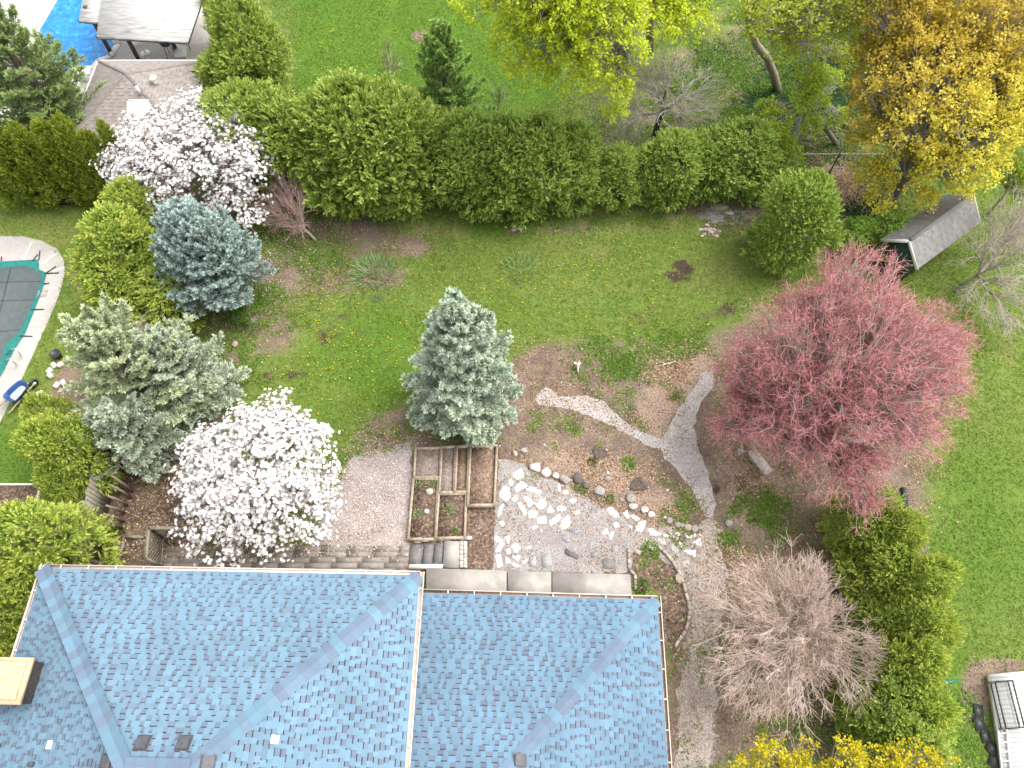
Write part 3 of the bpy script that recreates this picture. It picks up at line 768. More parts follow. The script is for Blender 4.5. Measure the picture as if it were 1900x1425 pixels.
flags = [[(205, 150), (265, 122), (283, 180), (235, 195), (205, 180)], [(170, 215), (190, 198), (210, 225), (185, 247)], [(215, 262), (270, 210), (308, 245), (232, 293)], [(102, 300), (135, 250), (178, 262), (187, 330), (150, 355), (115, 330)], [(300, 270), (335, 250), (412, 285), (395, 308), (345, 290)], [(190, 345), (232, 310), (242, 340), (222, 365)], [(280, 330), (305, 320), (358, 370), (320, 400)], [(235, 375), (262, 362), (308, 440), (285, 460)], [(368, 370), (440, 335), (445, 385), (420, 415), (385, 405)], [(448, 440), (475, 385), (510, 440)], [(522, 410), (555, 385), (600, 412), (565, 438)], [(313, 440), (350, 420), (388, 445), (375, 470), (325, 482)], [(383, 480), (445, 470), (452, 518), (385, 520)], [(470, 500), (545, 452), (555, 485), (490, 538)], [(547, 550), (570, 490), (612, 460), (625, 520), (595, 555)], [(565, 295), (600, 275), (612, 295), (585, 305)], [(615, 355), (650, 330), (668, 355), (640, 375)], [(532, 240), (548, 228), (550, 290), (535, 285)], [(88, 470), (108, 395), (135, 375), (120, 450)], [(98, 512), (130, 500), (150, 520), (125, 545)], [(70, 615), (100, 620), (130, 650), (80, 658)], [(142, 620), (182, 615), (175, 680)], [(75, 730), (105, 662), (140, 670), (110, 725)], [(185, 690), (235, 662), (258, 700), (225, 738)], [(155, 712), (180, 705), (185, 740), (160, 745)], [(75, 760), (112, 745), (127, 830), (90, 842)], [(150, 765), (190, 795), (152, 825)], [(198, 760), (258, 755), (240, 802)], [(182, 815), (205, 803), (262, 830), (235, 845)], [(280, 800), (300, 772), (312, 790), (285, 815)], [(340, 545), (370, 532), (388, 548), (355, 565)], [(405, 560), (425, 568), (410, 585)], [(895, 415), (935, 402), (985, 455), (970, 478), (905, 450)], [(1010, 440), (1040, 425), (1062, 470), (1040, 490)], [(1065, 470), (1085, 455), (1140, 485), (1110, 505)], [(1100, 560), (1130, 508), (1182, 502), (1150, 585)], [(905, 610), (930, 580), (945, 590), (920, 640)], [(1055, 530), (1080, 545), (1075, 575)], [(1195, 560), (1230, 560), (1300, 600), (1215, 610)], [(1295, 595), (1350, 610), (1330, 625)], [(1390, 590), (1430, 585), (1425, 615)], [(1470, 610), (1540, 595), (1545, 620), (1490, 630)], [(1520, 660), (1575, 630), (1587, 685)], [(1455, 720), (1545, 715), (1540, 765), (1500, 750)], [(1415, 650), (1445, 665), (1440, 700)], [(1565, 595), (1587, 600), (1580, 615)]]
greys = [([(585, 715), (600, 705), (685, 755), (670, 782), (590, 745)], (.13, .12, .12), "charcoal"), ([(862, 790), (890, 775), (950, 790), (955, 850), (865, 850)], (.19, .18, .17), "dark grey"), ([(775, 735), (840, 715), (830, 770), (780, 770)], (.26, .25, .25), "grey"), ([(620, 570), (670, 545), (700, 570), (660, 600)], (.26, .27, .30), "bluish grey"), ([(560, 620), (600, 610), (630, 655), (590, 660)], (.28, .28, .29), "grey"), ([(930, 690), (975, 690), (975, 735), (925, 730)], (.30, .29, .29), "grey"), ([(640, 430), (690, 420), (695, 450), (655, 460)], (.55, .48, .40), "tan"), ([(840, 570), (900, 550), (905, 600), (850, 610)], (.45, .42, .39), "tan"), ([(1090, 710), (1160, 715), (1130, 750)], (.36, .34, .32), "grey"), ([(1350, 650), (1430, 720), (1420, 760), (1370, 740)], (.44, .41, .38), "pale grey"), ([(1440, 800), (1500, 785), (1500, 850), (1450, 845)], (.38, .35, .31), "pale grey"), ([(415, 750), (480, 745), (490, 830), (420, 840)], (.31, .30, .29), "grey"), ([(330, 770), (370, 765), (375, 830), (335, 835)], (.33, .32, .31), "grey"), ([(935, 520), (970, 508), (985, 545), (950, 555)], (.6, .54, .46), "tan"), ([(270, 700), (330, 680), (340, 705), (275, 720)], (.52, .46, .42), "pinkish tan"), ([(1230, 640), (1310, 630), (1330, 680), (1260, 670)], (.44, .42, .39), "pale grey")]
allf = [(f, (.80, .77, .73), "white") for f in flags] + greys
cen = np.array([np.mean(f, axis=0) for f, _, _ in allf])
# rows counted up from the concrete walk, ordinals from the planter side
ORD = "first second third fourth fifth sixth seventh eighth ninth tenth eleventh twelfth thirteenth fourteenth fifteenth sixteenth seventeenth".split()
row_id = np.digitize(-(cen[:, 1] - 0.0 * cen[:, 0]), [-760, -690, -600, -530, -440, -340, -250])
order = {}
for k in range(8):
    ids = [i for i in np.argsort(cen[:, 0]) if row_id[i] == k]
    for j, i in enumerate(ids): order[i] = (k, j)
for i, (f, c, cn) in enumerate(allf):
    w = np.array([P(*Z3(x, y)) for x, y in f]); w = w + (w.mean(0) - w) * -.13
    cpt = w.mean(0)
    # knock the corners off and roughen the edge
    o = []
    for a, b_ in zip(w, np.roll(w, -1, axis=0)):
        for t in (.12, .5, .88): o.append(a + (b_ - a) * t + np.r_[r.normal(0, .008, 2), 0])
    m = MB(); m.prism(np.array(o) - cpt, 0, .012 + r.uniform(0, .016), np.array(c) * r.uniform(.9, 1.04), inset=.01)
    ob = m.build("flagstone", M_FLAG); ob.location = (cpt[0], cpt[1], .004)
    area = .5 * abs(sum(f[q][0] * f[(q + 1) % len(f)][1] - f[(q + 1) % len(f)][0] * f[q][1] for q in range(len(f))))
    sz = "small" if area < 1300 else ("large" if area > 3800 else "medium")
    sh = {3: "triangular", 4: "four-sided", 5: "five-sided", 6: "six-sided"}[len(f)]
    k, j = order[i]
    tag(ob, f"{sz} {sh} {cn} flagstone, {ORD[j]} from planters in {ORD[k]} row above concrete walk", "flagstone", "flagstones set in the patio")

# bed edging right of the patio: ring of half-buried bricks
m = MB(); edge = [Z3(*q) for q in ((1270, 690), (1330, 745), (1375, 800), (1410, 860), (1435, 905), (1455, 960), (1470, 1030), (1490, 1090), (1497, 1160), (1492, 1240), (1470, 1310), (1420, 1380), (1390, 1430))]
pw = [P(*e) for e in edge]
for a, b_ in zip(pw[:-1], pw[1:]):
    k = max(1, round(np.linalg.norm(b_ - a) / .24))
    for i in range(k):
        q0, q1 = a + (b_ - a) * (i + .05) / k, a + (b_ - a) * (i + .95) / k
        m.beam(q0 + np.array([0, 0, .05]), q1 + np.array([0, 0, .05 + r.normal(0, .01)]), .10, .12, np.array((.42, .36, .29)) * r.uniform(.8, 1.15))
tag(m.build("bed_edging", M_ROCK), "curved row of pale edging bricks around the dark bed by the house corner", "edging")
m = MB(); pw = [P(*Z3(x, y)) for x, y in ((1052, 700), (1055, 780), (1058, 860), (1100, 900), (1105, 1010))]
for a, b_ in zip(pw[:-1], pw[1:]):
    k = max(1, round(np.linalg.norm(b_ - a) / .2))
    for i in range(k): m.beam(a + (b_ - a) * (i + .05) / k + np.array([0, 0, .04]), a + (b_ - a) * (i + .95) / k + np.array([0, 0, .04]), .09, .10, np.array((.36, .31, .26)) * r.uniform(.8, 1.15))
tag(m.build("brick_edging", M_ROCK), "straight brown brick edging between the patio and the dark bed", "edging")
sheet_o = sheet("planting_bed", [Z3(*q) for q in ((1075, 700), (1180, 670), (1290, 720), (1400, 860), (1450, 1000), (1485, 1160), (1470, 1300), (1330, 1425), (1300, 1425), (1290, 1030), (1110, 1010))], .008, M_BEDS, .05, 12); struct(sheet_o, "dark planting bed inside the curved edging")

# stone bench under the red maple
e = empty("stone_bench", P(1411, 858)); tag(e, "long pale stone bench slab among leaves beside the red maple", "bench")
m = MB(); a, b_ = P(1395, 838, .35) - np.array(e.location), P(1427, 878, .35) - np.array(e.location)
m.beam(a, b_, .36, .12, (.50, .43, .37)); m.build("seat", M_ROCK, e)
for t in (.22, .78):
    q = a + (b_ - a) * t; m = MB(); m.box((q[0], q[1], .145), (.28, .2, .29), .6, (.40, .35, .31)); m.build("leg", M_ROCK, e)
# small driftwood figure on the brown mound
p = P(1071, 684); m = MB()
m.tube([p, p + [.02, 0, .2], p + [0, .03, .36]], [.05, .06, .09], 8, (.50, .45, .39))
for a in ((-.17, .1, .34), (.13, .08, .36), (.02, -.24, .08), (-.13, .17, .3), (.08, .17, .4)):
    m.tube([p + [0, .02, .3], p + np.array(a) * .7 + [0, 0, .07], p + np.array(a)], [.06, .04, .018], 7, (.50, .45, .39))
tag(m.build("driftwood", M_ROCK), "small pale driftwood figure standing on the brown mulch mound", "driftwood")
def sticks(name, label, pts, rad, col, cat="branch"):
    m = MB()
    for path in pts: m.tube([P(u, v, z) for u, v, z in path], np.linspace(rad, rad * .5, len(path)), 6, col)
    tag(m.build(name, M_ROCK), label, cat, "fallen branches")
sticks("fallen_branch", "pale forked branch lying on dry leaves near the path", [[(1222, 680, .03), (1240, 674, .06), (1254, 670, .05)], [(1235, 676, .05), (1228, 672, .08)]], .035, (.55, .47, .40))
sticks("fallen_branch", "fallen sticks on bare soil beside the black stump", [[(714, 808, .03), (722, 816, .05)], [(704, 822, .03), (703, 838, .04)], [(700, 818, .02), (690, 826, .02)]], .03, (.33, .25, .2))
sticks("fallen_branch", "thin curved white branch at the foot of the red maple", [[(1345, 817, .05), (1360, 814, .15), (1372, 820, .1)]], .03, (.6, .52, .48))
# rock piles
def rubble(u, v, rx, ry, k, label, col):
    m = MB(); c = P(u, v); s_ = ppm(c)
    for i in range(k):
        R = r.uniform(.05, .12); V, F = rock_mesh(r, R, R * .8, R * .6, 6)
        m.shared(V + np.array([c[0] + r.normal(0, rx / s_ * .5), c[1] + r.normal(0, ry / s_ * .6), R * .3]), F, np.array(col) * r.uniform(.7, 1.3))
    tag(m.build("rubble_heap", M_ROCK), label, "rubble", kind="stuff")
rubble(1318, 428, 16, 12, 26, "heap of broken pale stone at the lawn edge", (.42, .36, .30))
rubble(955, 427, 14, 9, 14, "patch of ash and stones in the lawn", (.28, .24, .21))
for u, v, w, lab in ((1335, 385, .9, "mossy flat slab lying by the hedge corner"), (1352, 396, .5, "pinkish flat slab lying below the mossy slab")):
    p = P(u, v); V, F = rock_mesh(r, w * .5, w * .28, .08); m = MB(); m.shared(V, F, (.26, .25, .16) if w > .6 else (.42, .35, .31)); o = m.build("stone_slab", M_ROCK); o.location = (p[0], p[1], .04); tag(o, lab, "stone slab")
# ------------------------------------------------------------------ neighbours' structures
def wpoly(px, z=0.0): return [P(u, v, z) for u, v in px]
M_LGUT = M_WHITE
# --- blue pool, deck, canopy, pool house
struct(sheet("pool_deck", [(-120, -90), (420, -90), (395, 110), (350, 260), (130, 262), (-120, 262)], .005, M_POOLCONC, 0), "pale concrete deck round the blue pool")
mw, n, l, b = new_mat("pool_water")
v_ = obj_vec(n)
wv = noise(n, l, 2.6, 5, .65, v_)
l.new(ramp(n, l, wv, [(.3, (.002, .10, .33)), (.55, (.006, .20, .52)), (.72, (.05, .36, .68))]), b.inputs['Base Color'])
b.inputs['Roughness'].default_value = .12
bp = n.new('ShaderNodeBump'); bp.inputs['Strength'].default_value = .5; bp.inputs['Distance'].default_value = .05
l.new(wv, bp.inputs['Height']); l.new(bp.outputs[0], b.inputs['Normal'])
pool_px = [(118, -40), (200, -40), (190, 0), (176, 42), (196, 48), (218, 82), (206, 104), (183, 112), (168, 132), (138, 143), (104, 143), (76, 118), (62, 96), (68, 57), (101, 0)]
struct(sheet("pool_water", pool_px, .014, mw, 0), "bright blue water of the neighbour's pool")
m = MB(); pw = wpoly(pool_px, .04)
for a, b_ in zip(pw, pw[1:] + pw[:1]): m.beam(a, b_, .30, .06)
struct(m.build("pool_coping", mat_plain("coping", (.55, .53, .50), (.68, .66, .62), 6, .8, .1)), "pale coping round the blue pool")

e = empty("pool_canopy", P(290, 60)); EO = np.array(e.location)
tag(e, "pale flat roofed canopy with dark posts at the edge of the blue pool", "canopy")
mcan, n, l, b = new_mat("canopy_sheet")
v_ = obj_vec(n)
st_ = n.new('ShaderNodeTexNoise'); mp = n.new('ShaderNodeMapping'); mp.inputs['Scale'].default_value = (1.2, 16, 4); l.new(v_, mp.inputs[0]); l.new(mp.outputs[0], st_.inputs['Vector']); st_.inputs['Scale'].default_value = 1.6; st_.inputs['Detail'].default_value = 6
l.new(ramp(n, l, st_.outputs[0], [(.3, (.20, .19, .18)), (.5, (.43, .42, .40)), (.7, (.55, .54, .52))]), b.inputs['Base Color']); b.inputs['Roughness'].default_value = .6
for px, z in (([(195, -60), (395, -60), (348, 78), (179, 68)], 2.75), ([(160, -40), (215, -40), (190, 42), (146, 38)], 2.55)):
    m = MB(); m.prism(np.array(wpoly(px, z)) - EO, z - .10, z); m.build("roof_panel", mcan, e)
for a, b_, z in (((179, 69), (348, 79), 2.62), ((348, 79), (395, -60), 2.62), ((146, 39), (190, 43), 2.44)):
    m = MB(); m.beam(P(*a, z) - EO, P(*b_, z) - EO, .08, .16); m.build("fascia", M_DARKMETAL, e)
brown = mat_plain("brown_post", (.05, .035, .03), (.11, .08, .065), 8, .7, .1)
for u, v in ((258, 112), (205, 96), (330, 100), (352, 30)):
    p = P(u, v) - EO; m = MB(); m.box((p[0], p[1], 1.32), (.16, .16, 2.62), 0); m.build("post", brown, e)
# furniture below it
e = empty("patio_table", P(270, 99)); tag(e, "small round white patio table under the pool canopy", "table")
m = MB(); m.lathe([(.0, .66), (.42, .66), (.44, .68), (.42, .70), (.0, .70)], (0, 0, 0), 20); m.build("table_top", M_WHITE, e)
m = MB(); m.tube([(0, 0, 0), (0, 0, .66)], .04, 8); m.lathe([(.25, 0), (.25, .03), (.05, .06)], (0, 0, 0), 14); m.build("leg", M_WHITE, e)
e = empty("barbecue", P(318, 104)); tag(e, "dark kettle barbecue on legs under the pool canopy", "barbecue")
m = MB(); m.lathe([(.05, .62), (.24, .70), (.30, .84), (.24, 1.0), (.04, 1.08)], (0, 0, 0), 16); m.build("kettle", mat_plain("bbq_blue", (.02, .03, .06), (.04, .06, .11), 6, .35, .0), e, None, True)
for a in (0, 2.1, 4.2):
    m = MB(); m.tube([(.3 * math.cos(a), .3 * math.sin(a), 0), (.16 * math.cos(a), .16 * math.sin(a), .68)], .018, 6); m.build("leg", M_DARKMETAL, e)
e = empty("lounge_chair", P(340, 103)); tag(e, "white reclining chair beside the barbecue under the canopy", "chair")
m = MB(); m.box((0, 0, .34), (.6, 1.1, .06), .2); m.build("seat", M_WHITE, e)
m = MB(); m.beam((.12, .55, .36), (.2, 1.0, .8), .6, .05); m.build("backrest", M_WHITE, e)
for a, b_ in ((-.25, -.45), (.25, -.45), (-.2, .45), (.3, .45)):
    m = MB(); m.tube([(a, b_, 0), (a, b_, .32)], .02, 6); m.build("leg", M_DARKMETAL, e)
m = MB(); q = P(158, 146); m.box((q[0], q[1], .26), (1.05, .55, .5), 0); m.box((q[0], q[1], .53), (1.12, .62, .04), 0)
tag(m.build("pool_box", M_WHITE), "white storage bench on the pool edge beside the pool house", "bench box")
q = P(128, 163); m = MB(); m.lathe([(.42, .42), (.60, .45), (.62, .40), (.62, 0)], q, 26)
e = empty("spa_tub", q); tag(e, "round white spa tub half hidden by the green fir", "spa")
m = MB(); m.lathe([(.46, .36), (.52, .44), (.66, .44), (.68, .38), (.68, 0)], (0, 0, 0), 26); m.build("shell", M_WHITE, e, None, True)
m = MB(); m.lathe([(.47, .33), (.0, .335)], (0, 0, 0), 26); m.build("water", mw, e)
e = empty("folded_parasol", P(88, 112)); tag(e, "black folded parasol lying along the edge of the blue pool", "parasol")
m = MB(); a, b_ = P(62, 84, .15) - P(88, 112), P(108, 134, .15) - P(88, 112); m.tube([a, a + (b_ - a) * .2, a + (b_ - a) * .75, b_], [.05, .16, .13, .05], 9); m.build("canopy", M_DARKMETAL, e)
m = MB(); m.tube([a - (b_ - a) * .25, b_ + (b_ - a) * .1], .02, 6); m.build("pole", M_DARKMETAL, e)

# --- pool house with a pyramid roof
ZP = 2.5
qa, qb, qd = P(183, 113, ZP), P(384, 113, ZP), P(133, 257, ZP)
px_ = norm(qb - qa); py_ = np.array([px_[1], -px_[0], 0]); wlen = np.linalg.norm(qb - qa); dlen = (qd - qa) @ py_
qc = qb + py_ * dlen; qd = qa + py_ * dlen
apx = (qa + qc) / 2 + up3 * 1.35
ph = empty("pool_house", (qa + qc) / 2 * np.array([1, 1, 0])); tag(ph, "brown shingled pool house with a pyramid roof behind the white magnolia", "pool house")
PO = np.array(ph.location)
TB, TG, TD = np.array((.25, .218, .195)), np.array((.215, .188, .17)), np.array((.165, .145, .13))
m = MB()
for i, (a, b_) in enumerate(((qa, qb), (qb, qc), (qc, qd), (qd, qa))):
    roof_slope(m, [a - PO, b_ - PO, apx - PO], 50 + i, TB, TG, TD, .16, (.12, .32), (.10, .30))
pr = m.build("roof", M_SHINGLE, ph)
for i, c in enumerate((qa, qb, qc, qd)):
    n0 = nrm(qa, qb, apx) if i in (0, 1) else nrm(qc, qd, apx); n1 = nrm(qd, qa, apx) if i in (0, 3) else nrm(qb, qc, apx)
    m = MB(); hip_caps(m, c - PO, apx - PO, n0, n1, 60 + i, TB * .8, TG * .8, .06, .2); m.build("hip_cap", M_SHINGLE, pr)
for a, b_, o in ((qa, qb, -py_), (qb, qc, px_), (qd, qc, py_), (qa, qd, -px_)):
    m = MB(); m.beam(a + o * .05 - up3 * .06 - PO, b_ + o * .05 - up3 * .06 - PO, .10, .10); m.build("gutter", M_WHITE, ph)
m = MB(); m.prism([p - PO for p in (qa + (px_ + py_) * .3, qb + (py_ - px_) * .3, qc - (px_ + py_) * .3, qd + (px_ - py_) * .3)], 0, ZP - .05); m.build("wall", mat_plain("stucco", (.40, .37, .33), (.52, .48, .43), 6, .9, .2), ph)
def on_plane(u, v, q0, nn):
    p = P(u, v, q0[2])
    for _ in range(12): p = P(u, v, roof_z(p, q0, nn))
    return p
nE2, nS2 = nrm(qb, qc, apx), nrm(qc, qd, apx)
p = on_plane(290, 157, qb, nE2) - PO; m = MB(); m.tube([p, p + up3 * .32], .09, 12); m.lathe([(.0, .30), (.16, .32), (.17, .38), (.05, .44)], p, 14); m.build("roof_vent", M_WHITE, ph)
p = on_plane(260, 173, qb, nE2) - PO; m = MB(); m.tube([p, p + up3 * .36], .07, 10); m.build("vent_pipe", M_WHITE, ph)
p = on_plane(258, 206, qc, nS2) - PO; m = MB()
fr = [p + px_ * a - py_ * b_ - up3 * (0) + nS2 * .10 for a, b_ in ((-.42, -.4), (.42, -.4), (.42, .4), (-.42, .4))]
sk = MB()
for i in range(4): sk.beam(p + px_ * (-.45 if i == 3 else .45 if i == 1 else 0) + np.cross(nS2, px_) * (-.42 if i == 0 else .42 if i == 2 else 0) + nS2 * .05 - (px_ * .45 if i in (0, 2) else np.cross(nS2, px_) * .38), p + px_ * (-.45 if i == 3 else .45 if i == 1 else 0) + np.cross(nS2, px_) * (-.42 if i == 0 else .42 if i == 2 else 0) + nS2 * .05 + (px_ * .45 if i in (0, 2) else np.cross(nS2, px_) * .38), .08, .14)
sko = sk.build("skylight", M_WHITE, ph)
uu = np.cross(nS2, px_)
m.polys([[p + px_ * a + uu * b_ + nS2 * .10 for a, b_ in ((-.41, -.38), (.41, -.38), (.41, .38), (-.41, .38))]])
m.build("pane", mat_plain("skylight_pane", (.50, .53, .55), (.62, .65, .66), 2, .15, 0), sko)

# --- covered pool on the left
struct(sheet("pool_deck", [(-160, 430), (0, 438), (40, 438), (75, 446), (105, 461), (118, 482), (120, 505), (110, 545), (96, 580), (62, 655), (34, 715), (0, 782), (-160, 1050)], .02, M_POOLCONC, 0, thick=.05), "pale concrete deck round the covered pool")
cov_o = [(-130, 486), (0, 485), (71, 481), (73, 500), (87, 506), (78, 540), (62, 580), (46, 620), (27, 648), (6, 690), (-60, 800), (-150, 830)]
cov_i = [(-130, 494), (0, 498), (45, 493), (72, 503), (78, 515), (68, 542), (52, 582), (34, 618), (10, 640), (-6, 690), (-66, 796), (-146, 826)]
e = empty("pool_cover", P(20, 560)); CO = np.array(e.location); tag(e, "grey mesh safety cover with teal border over the left pool", "pool cover")
m = MB(); m.prism(np.array(wpoly(cov_i, .03)) - CO, .0, .035); m.build("mesh_cover", mat_plain("cover_mesh", (.060, .082, .090), (.088, .115, .122), 4, .85, .15, 40, (.13, .13, .115)), e)
m = MB(); oi, oo = np.array(wpoly(cov_i, .037)), np.array(wpoly(cov_o, .05))
for i in range(len(oi) - 1): m.polys([[oo[i] - CO, oo[i + 1] - CO, oi[i + 1] - CO, oi[i] - CO]])
m.build("border", mat_plain("teal_border", (.003, .10, .085), (.01, .19, .16), 6, .6, .4), e)
for a, b_ in (((72, 482), (74, 465)), ((60, 484), (70, 472)), ((83, 508), (104, 494)), ((86, 507), (109, 506)), ((80, 527), (91, 525)), ((58, 574), (82, 574)), ((36, 623), (60, 624)), ((2, 484), (3, 476)), ((10, 660), (16, 655))):
    m = MB(); m.beam(P(*a, .06) - CO, P(*b_, .05) - CO, .045, .02); m.build("strap", M_DARKMETAL, e)
for a, b_ in (((-40, 560), (66, 556)), ((-60, 620), (40, 612)), ((-50, 525), (76, 522)), ((20, 497), (-30, 700))):
    m = MB(); m.beam(P(*a, .036) - CO, P(*b_, .036) - CO, .035, .006); m.build('seam', M_DARKMETAL, e)
m = MB()
for a, b_ in (((44, 483), (58, 449)), ((74, 491), (104, 471)), ((97, 503), (119, 496)), ((82, 533), (107, 535)), ((62, 590), (84, 591)), ((18, 649), (57, 651)), ((0, 727), (20, 727))): m.beam(P(*a, .022), P(*b_, .022), .06, .014)
struct(m.build("deck_joint", M_WHITE), "white joint strips across the pool deck")
e = empty("pool_ladder", P(27, 663)); LO = np.array(e.location); tag(e, "two bent chrome handrails on the edge of the covered pool", "ladder")
for a, c, b_ in (((18, 650), (28, 646), (38, 658)), ((9, 669), (18, 665), (30, 676))):
    m = MB(); m.tube([P(*a, .03) - LO, P(*a, .5) - LO, P(*c, .66) - LO, P(*b_, .4) - LO, P(*b_, .02) - LO], .022, 8); m.build("handrail", mat_plain("chrome", (.5, .5, .52), (.7, .7, .72), 3, .25, 0, metal=.9), e)
m = MB(); m.prism(wpoly([(72, 538), (89, 538), (85, 551), (69, 551)], .04), .0, .045); tag(m.build("deck_drain", mat_plain("drain_brick", (.30, .25, .23), (.40, .35, .32), 10, .9, .3)), "small grid of pinkish pavers let into the pool deck", "pavers")

# --- wheelbarrow
e = empty("wheelbarrow", foot(33, 728, .5)); WO = np.array(e.location)
tag(e, "blue wheelbarrow holding grey water on the grass by the pool deck", "wheelbarrow")
ax = norm(P(46, 712) - P(18, 742)); ay = np.array([-ax[1], ax[0], 0])
m = MB(); k = 20; vs = []
for h, s_ in ((.36, .74), (.62, 1.0), (.64, 1.03), (.62, .96), (.40, .70)):
    for j in range(k):
        t = 2 * math.pi * j / k
        cx_, cy_ = abs(math.cos(t)) ** .55 * np.sign(math.cos(t)), abs(math.sin(t)) ** .55 * np.sign(math.sin(t))
        q = ax * .46 * s_ * cx_ + ay * .30 * s_ * cy_ * (1 - .12 * cx_); vs.append((q[0], q[1], h))
f = [(i * k + j, i * k + (j + 1) % k, (i + 1) * k + (j + 1) % k, (i + 1) * k + j) for i in range(4) for j in range(k)] + [tuple(range(k - 1, -1, -1))]
m.shared(vs, f); m.build("tray", mat_plain("blue_paint", (.012, .05, .17), (.03, .09, .26), 4, .4, .05), e, None, False)
m = MB(); m.shared([(v[0], v[1], .45) for v in vs[-k:]], [tuple(range(k))]); m.build("water", mat_plain("muddy_water", (.30, .33, .33), (.40, .43, .43), 3, .15, 0), e)
for s_ in (-1, 1):
    m = MB(); m.beam(ax * .62 + ay * .10 * s_ + up3 * .28, -ax * .85 + ay * .30 * s_ + up3 * .42, .05, .04); m.build("handle", M_WOOD, e)
    m = MB(); m.tube([-ax * .3 + ay * .24 * s_ + up3 * .36, -ax * .38 + ay * .26 * s_], .02, 6); m.build("leg", M_DARKMETAL, e)
m = MB(); c = ax * .62 + up3 * .2
m.tube([c - ay * .05, c - ay * .03, c + ay * .03, c + ay * .05], [.15, .2, .2, .15], 18); wh = m.build("wheel", M_DARKMETAL, e)
m = MB(); m.tube([c - ay * .055, c + ay * .055], .09, 12); m.build("rim", M_WHITE, wh)
# --- pale blocks
Z2 = lambda x, y: (x / 3.654, 360 + y / 3.654)
Z3b = lambda x, y: (x / 3.654, 700 + y / 3.654)
bl = [(Z2(375, 1168), "pale block nearest the black plant pot"), (Z2(418, 1163), "pale block tucked under the grey green spruce boughs"), (Z2(346, 1205), "upper pale block of the touching pair below the pot"), (Z2(350, 1237), "lower pale block of the touching pair below the pot"), (Z2(395, 1302), "pale block, left of the two beside the bare earth"), (Z2(438, 1286), "pale block, right of the two beside the bare earth"), (Z2(280, 1360), "pale block lying nearest the blue wheelbarrow"), (Z2(345, 1384), "upright pale block at the foot of the bare earth bank"), (Z3b(296, 205), "brownish block on the lawn below the upright one"), (Z3b(230, 243), "last pale block, farthest down the left lawn"), (Z2(604, 430), "single small brick on dry grass beside the yellow cedar"), (Z2(1598, 1025), "reddish brick lying in the weeds right of the grey green spruce")]
r = np.random.default_rng(77)
for (u, v), lab in bl:
    p = P(u, v); m = MB(); c = np.array((.58, .53, .45)) if 'pale' in lab else np.array((.42, .32, .26))
    m.box((0, 0, .08), (.26, .20, .16), r.uniform(0, 3), c * r.uniform(.9, 1.1), taper=.9)
    o = m.build("garden_block", M_ROCK); o.location = (p[0], p[1], 0); tag(o, lab, "block", "loose blocks on the lawns")
p = P(110, 663); m = MB(); m.lathe([(.13, 0), (.19, .30), (.21, .30), (.21, .34), (.17, .34), (.15, .28)], p, 18)
tag(m.build("plant_pot", M_DARKMETAL, None, p), "black plant pot on the lawn beside the spread spruce", "pot")
# --- vegetable bed, frame, lidded box
e = empty("raised_bed", P(25, 920)); RO = np.array(e.location); tag(e, "white edged vegetable bed of dark soil on the left lawn", "raised bed")
q = [P(u, v, .22) - RO for u, v in ((-60, 898), (75, 898), (64, 941), (-66, 940))]
for i in range(4):
    m = MB(); m.beam(q[i] - up3 * .11, q[(i + 1) % 4] - up3 * (.11 + .002 * (i % 2)), .05, .22); m.build("edge_board", M_WHITE, e)
m = MB(); m.prism(q, .0, .14); m.build("soil", M_BEDS, e)
e = empty("cold_frame", P(20, 1010)); FO = np.array(e.location); tag(e, "white tubular garden frame standing beside the yellow cedar", "garden frame")
for a, b_ in (((27, 965, .9), (62, 973, .9)), ((27, 965, .9), (-6, 1040, .9)), ((62, 973, .9), (20, 1052, .9)), ((34, 974, .35), (5, 1050, .35)), ((0, 1050, .9), (22, 1050, .9))):
    m = MB(); m.tube([P(*a) - FO, P(*b_) - FO], .025, 8); m.build("rail", M_WHITE, e)
for u, v in ((27, 965), (62, 973)):
    t = P(u, v, .9) - FO; m = MB(); m.tube([t, t * np.array([1, 1, 0])], .025, 8); m.build("leg", M_WHITE, e)
p = P(-2, 985); e = empty("lidded_box", p); tag(e, "grey box with a white lid at the left edge of the lawn", "box")
m = MB(); m.box((0, 0, .3), (.75, .85, .6), -.2); m.build("body", mat_plain("grey_plastic", (.20, .21, .23), (.28, .29, .31), 5, .6, .05), e)
m = MB(); m.box((0, -.05, .63), (.6, .55, .06), -.2, taper=.94); m.build("lid", M_WHITE, e)
p = P(82, 962); m = MB(); m.lathe([(.10, 0), (.15, .26), (.17, .26), (.17, .31), (.13, .31)], p, 16, (.50, .24, .14)); tag(m.build("clay_pot", M_ROCK, None, p), "terracotta pot above the yellow cedar on the left", "pot")
# --- timber fence
fl = [P(183, 1048), P(199, 960), P(222, 850), P(250, 740), P(290, 640), P(330, 575)]
e = empty("wooden_fence", fl[1]); FO = np.array(e.location); tag(e, "weathered board fence behind the cedar trunks on the left", "fence")
r = np.random.default_rng(5)
for a, b_ in zip(fl[:-1], fl[1:]):
    m = MB(); L = np.linalg.norm(b_ - a); k = int(L / .15); d = (b_ - a) / L; ang = math.atan2(d[1], d[0])
    for i in range(k):
        q = a + d * (i + .5) * L / k - FO; hh = 1.65 + r.normal(0, .03)
        m.box((q[0], q[1], hh / 2), (.135, .022, hh), ang)
    side = np.array([-d[1], d[0], 0]) * .035
    for z in (.35, 1.3): m.beam(a - FO + side + up3 * z, b_ - FO + side + up3 * z, .04, .09)
    m.build("board_panel", M_FENCE, e)
for q in fl:
    q = q - FO; m = MB(); m.box((q[0], q[1], .9), (.10, .10, 1.8), .3); m.build("post", M_FENCE, e)
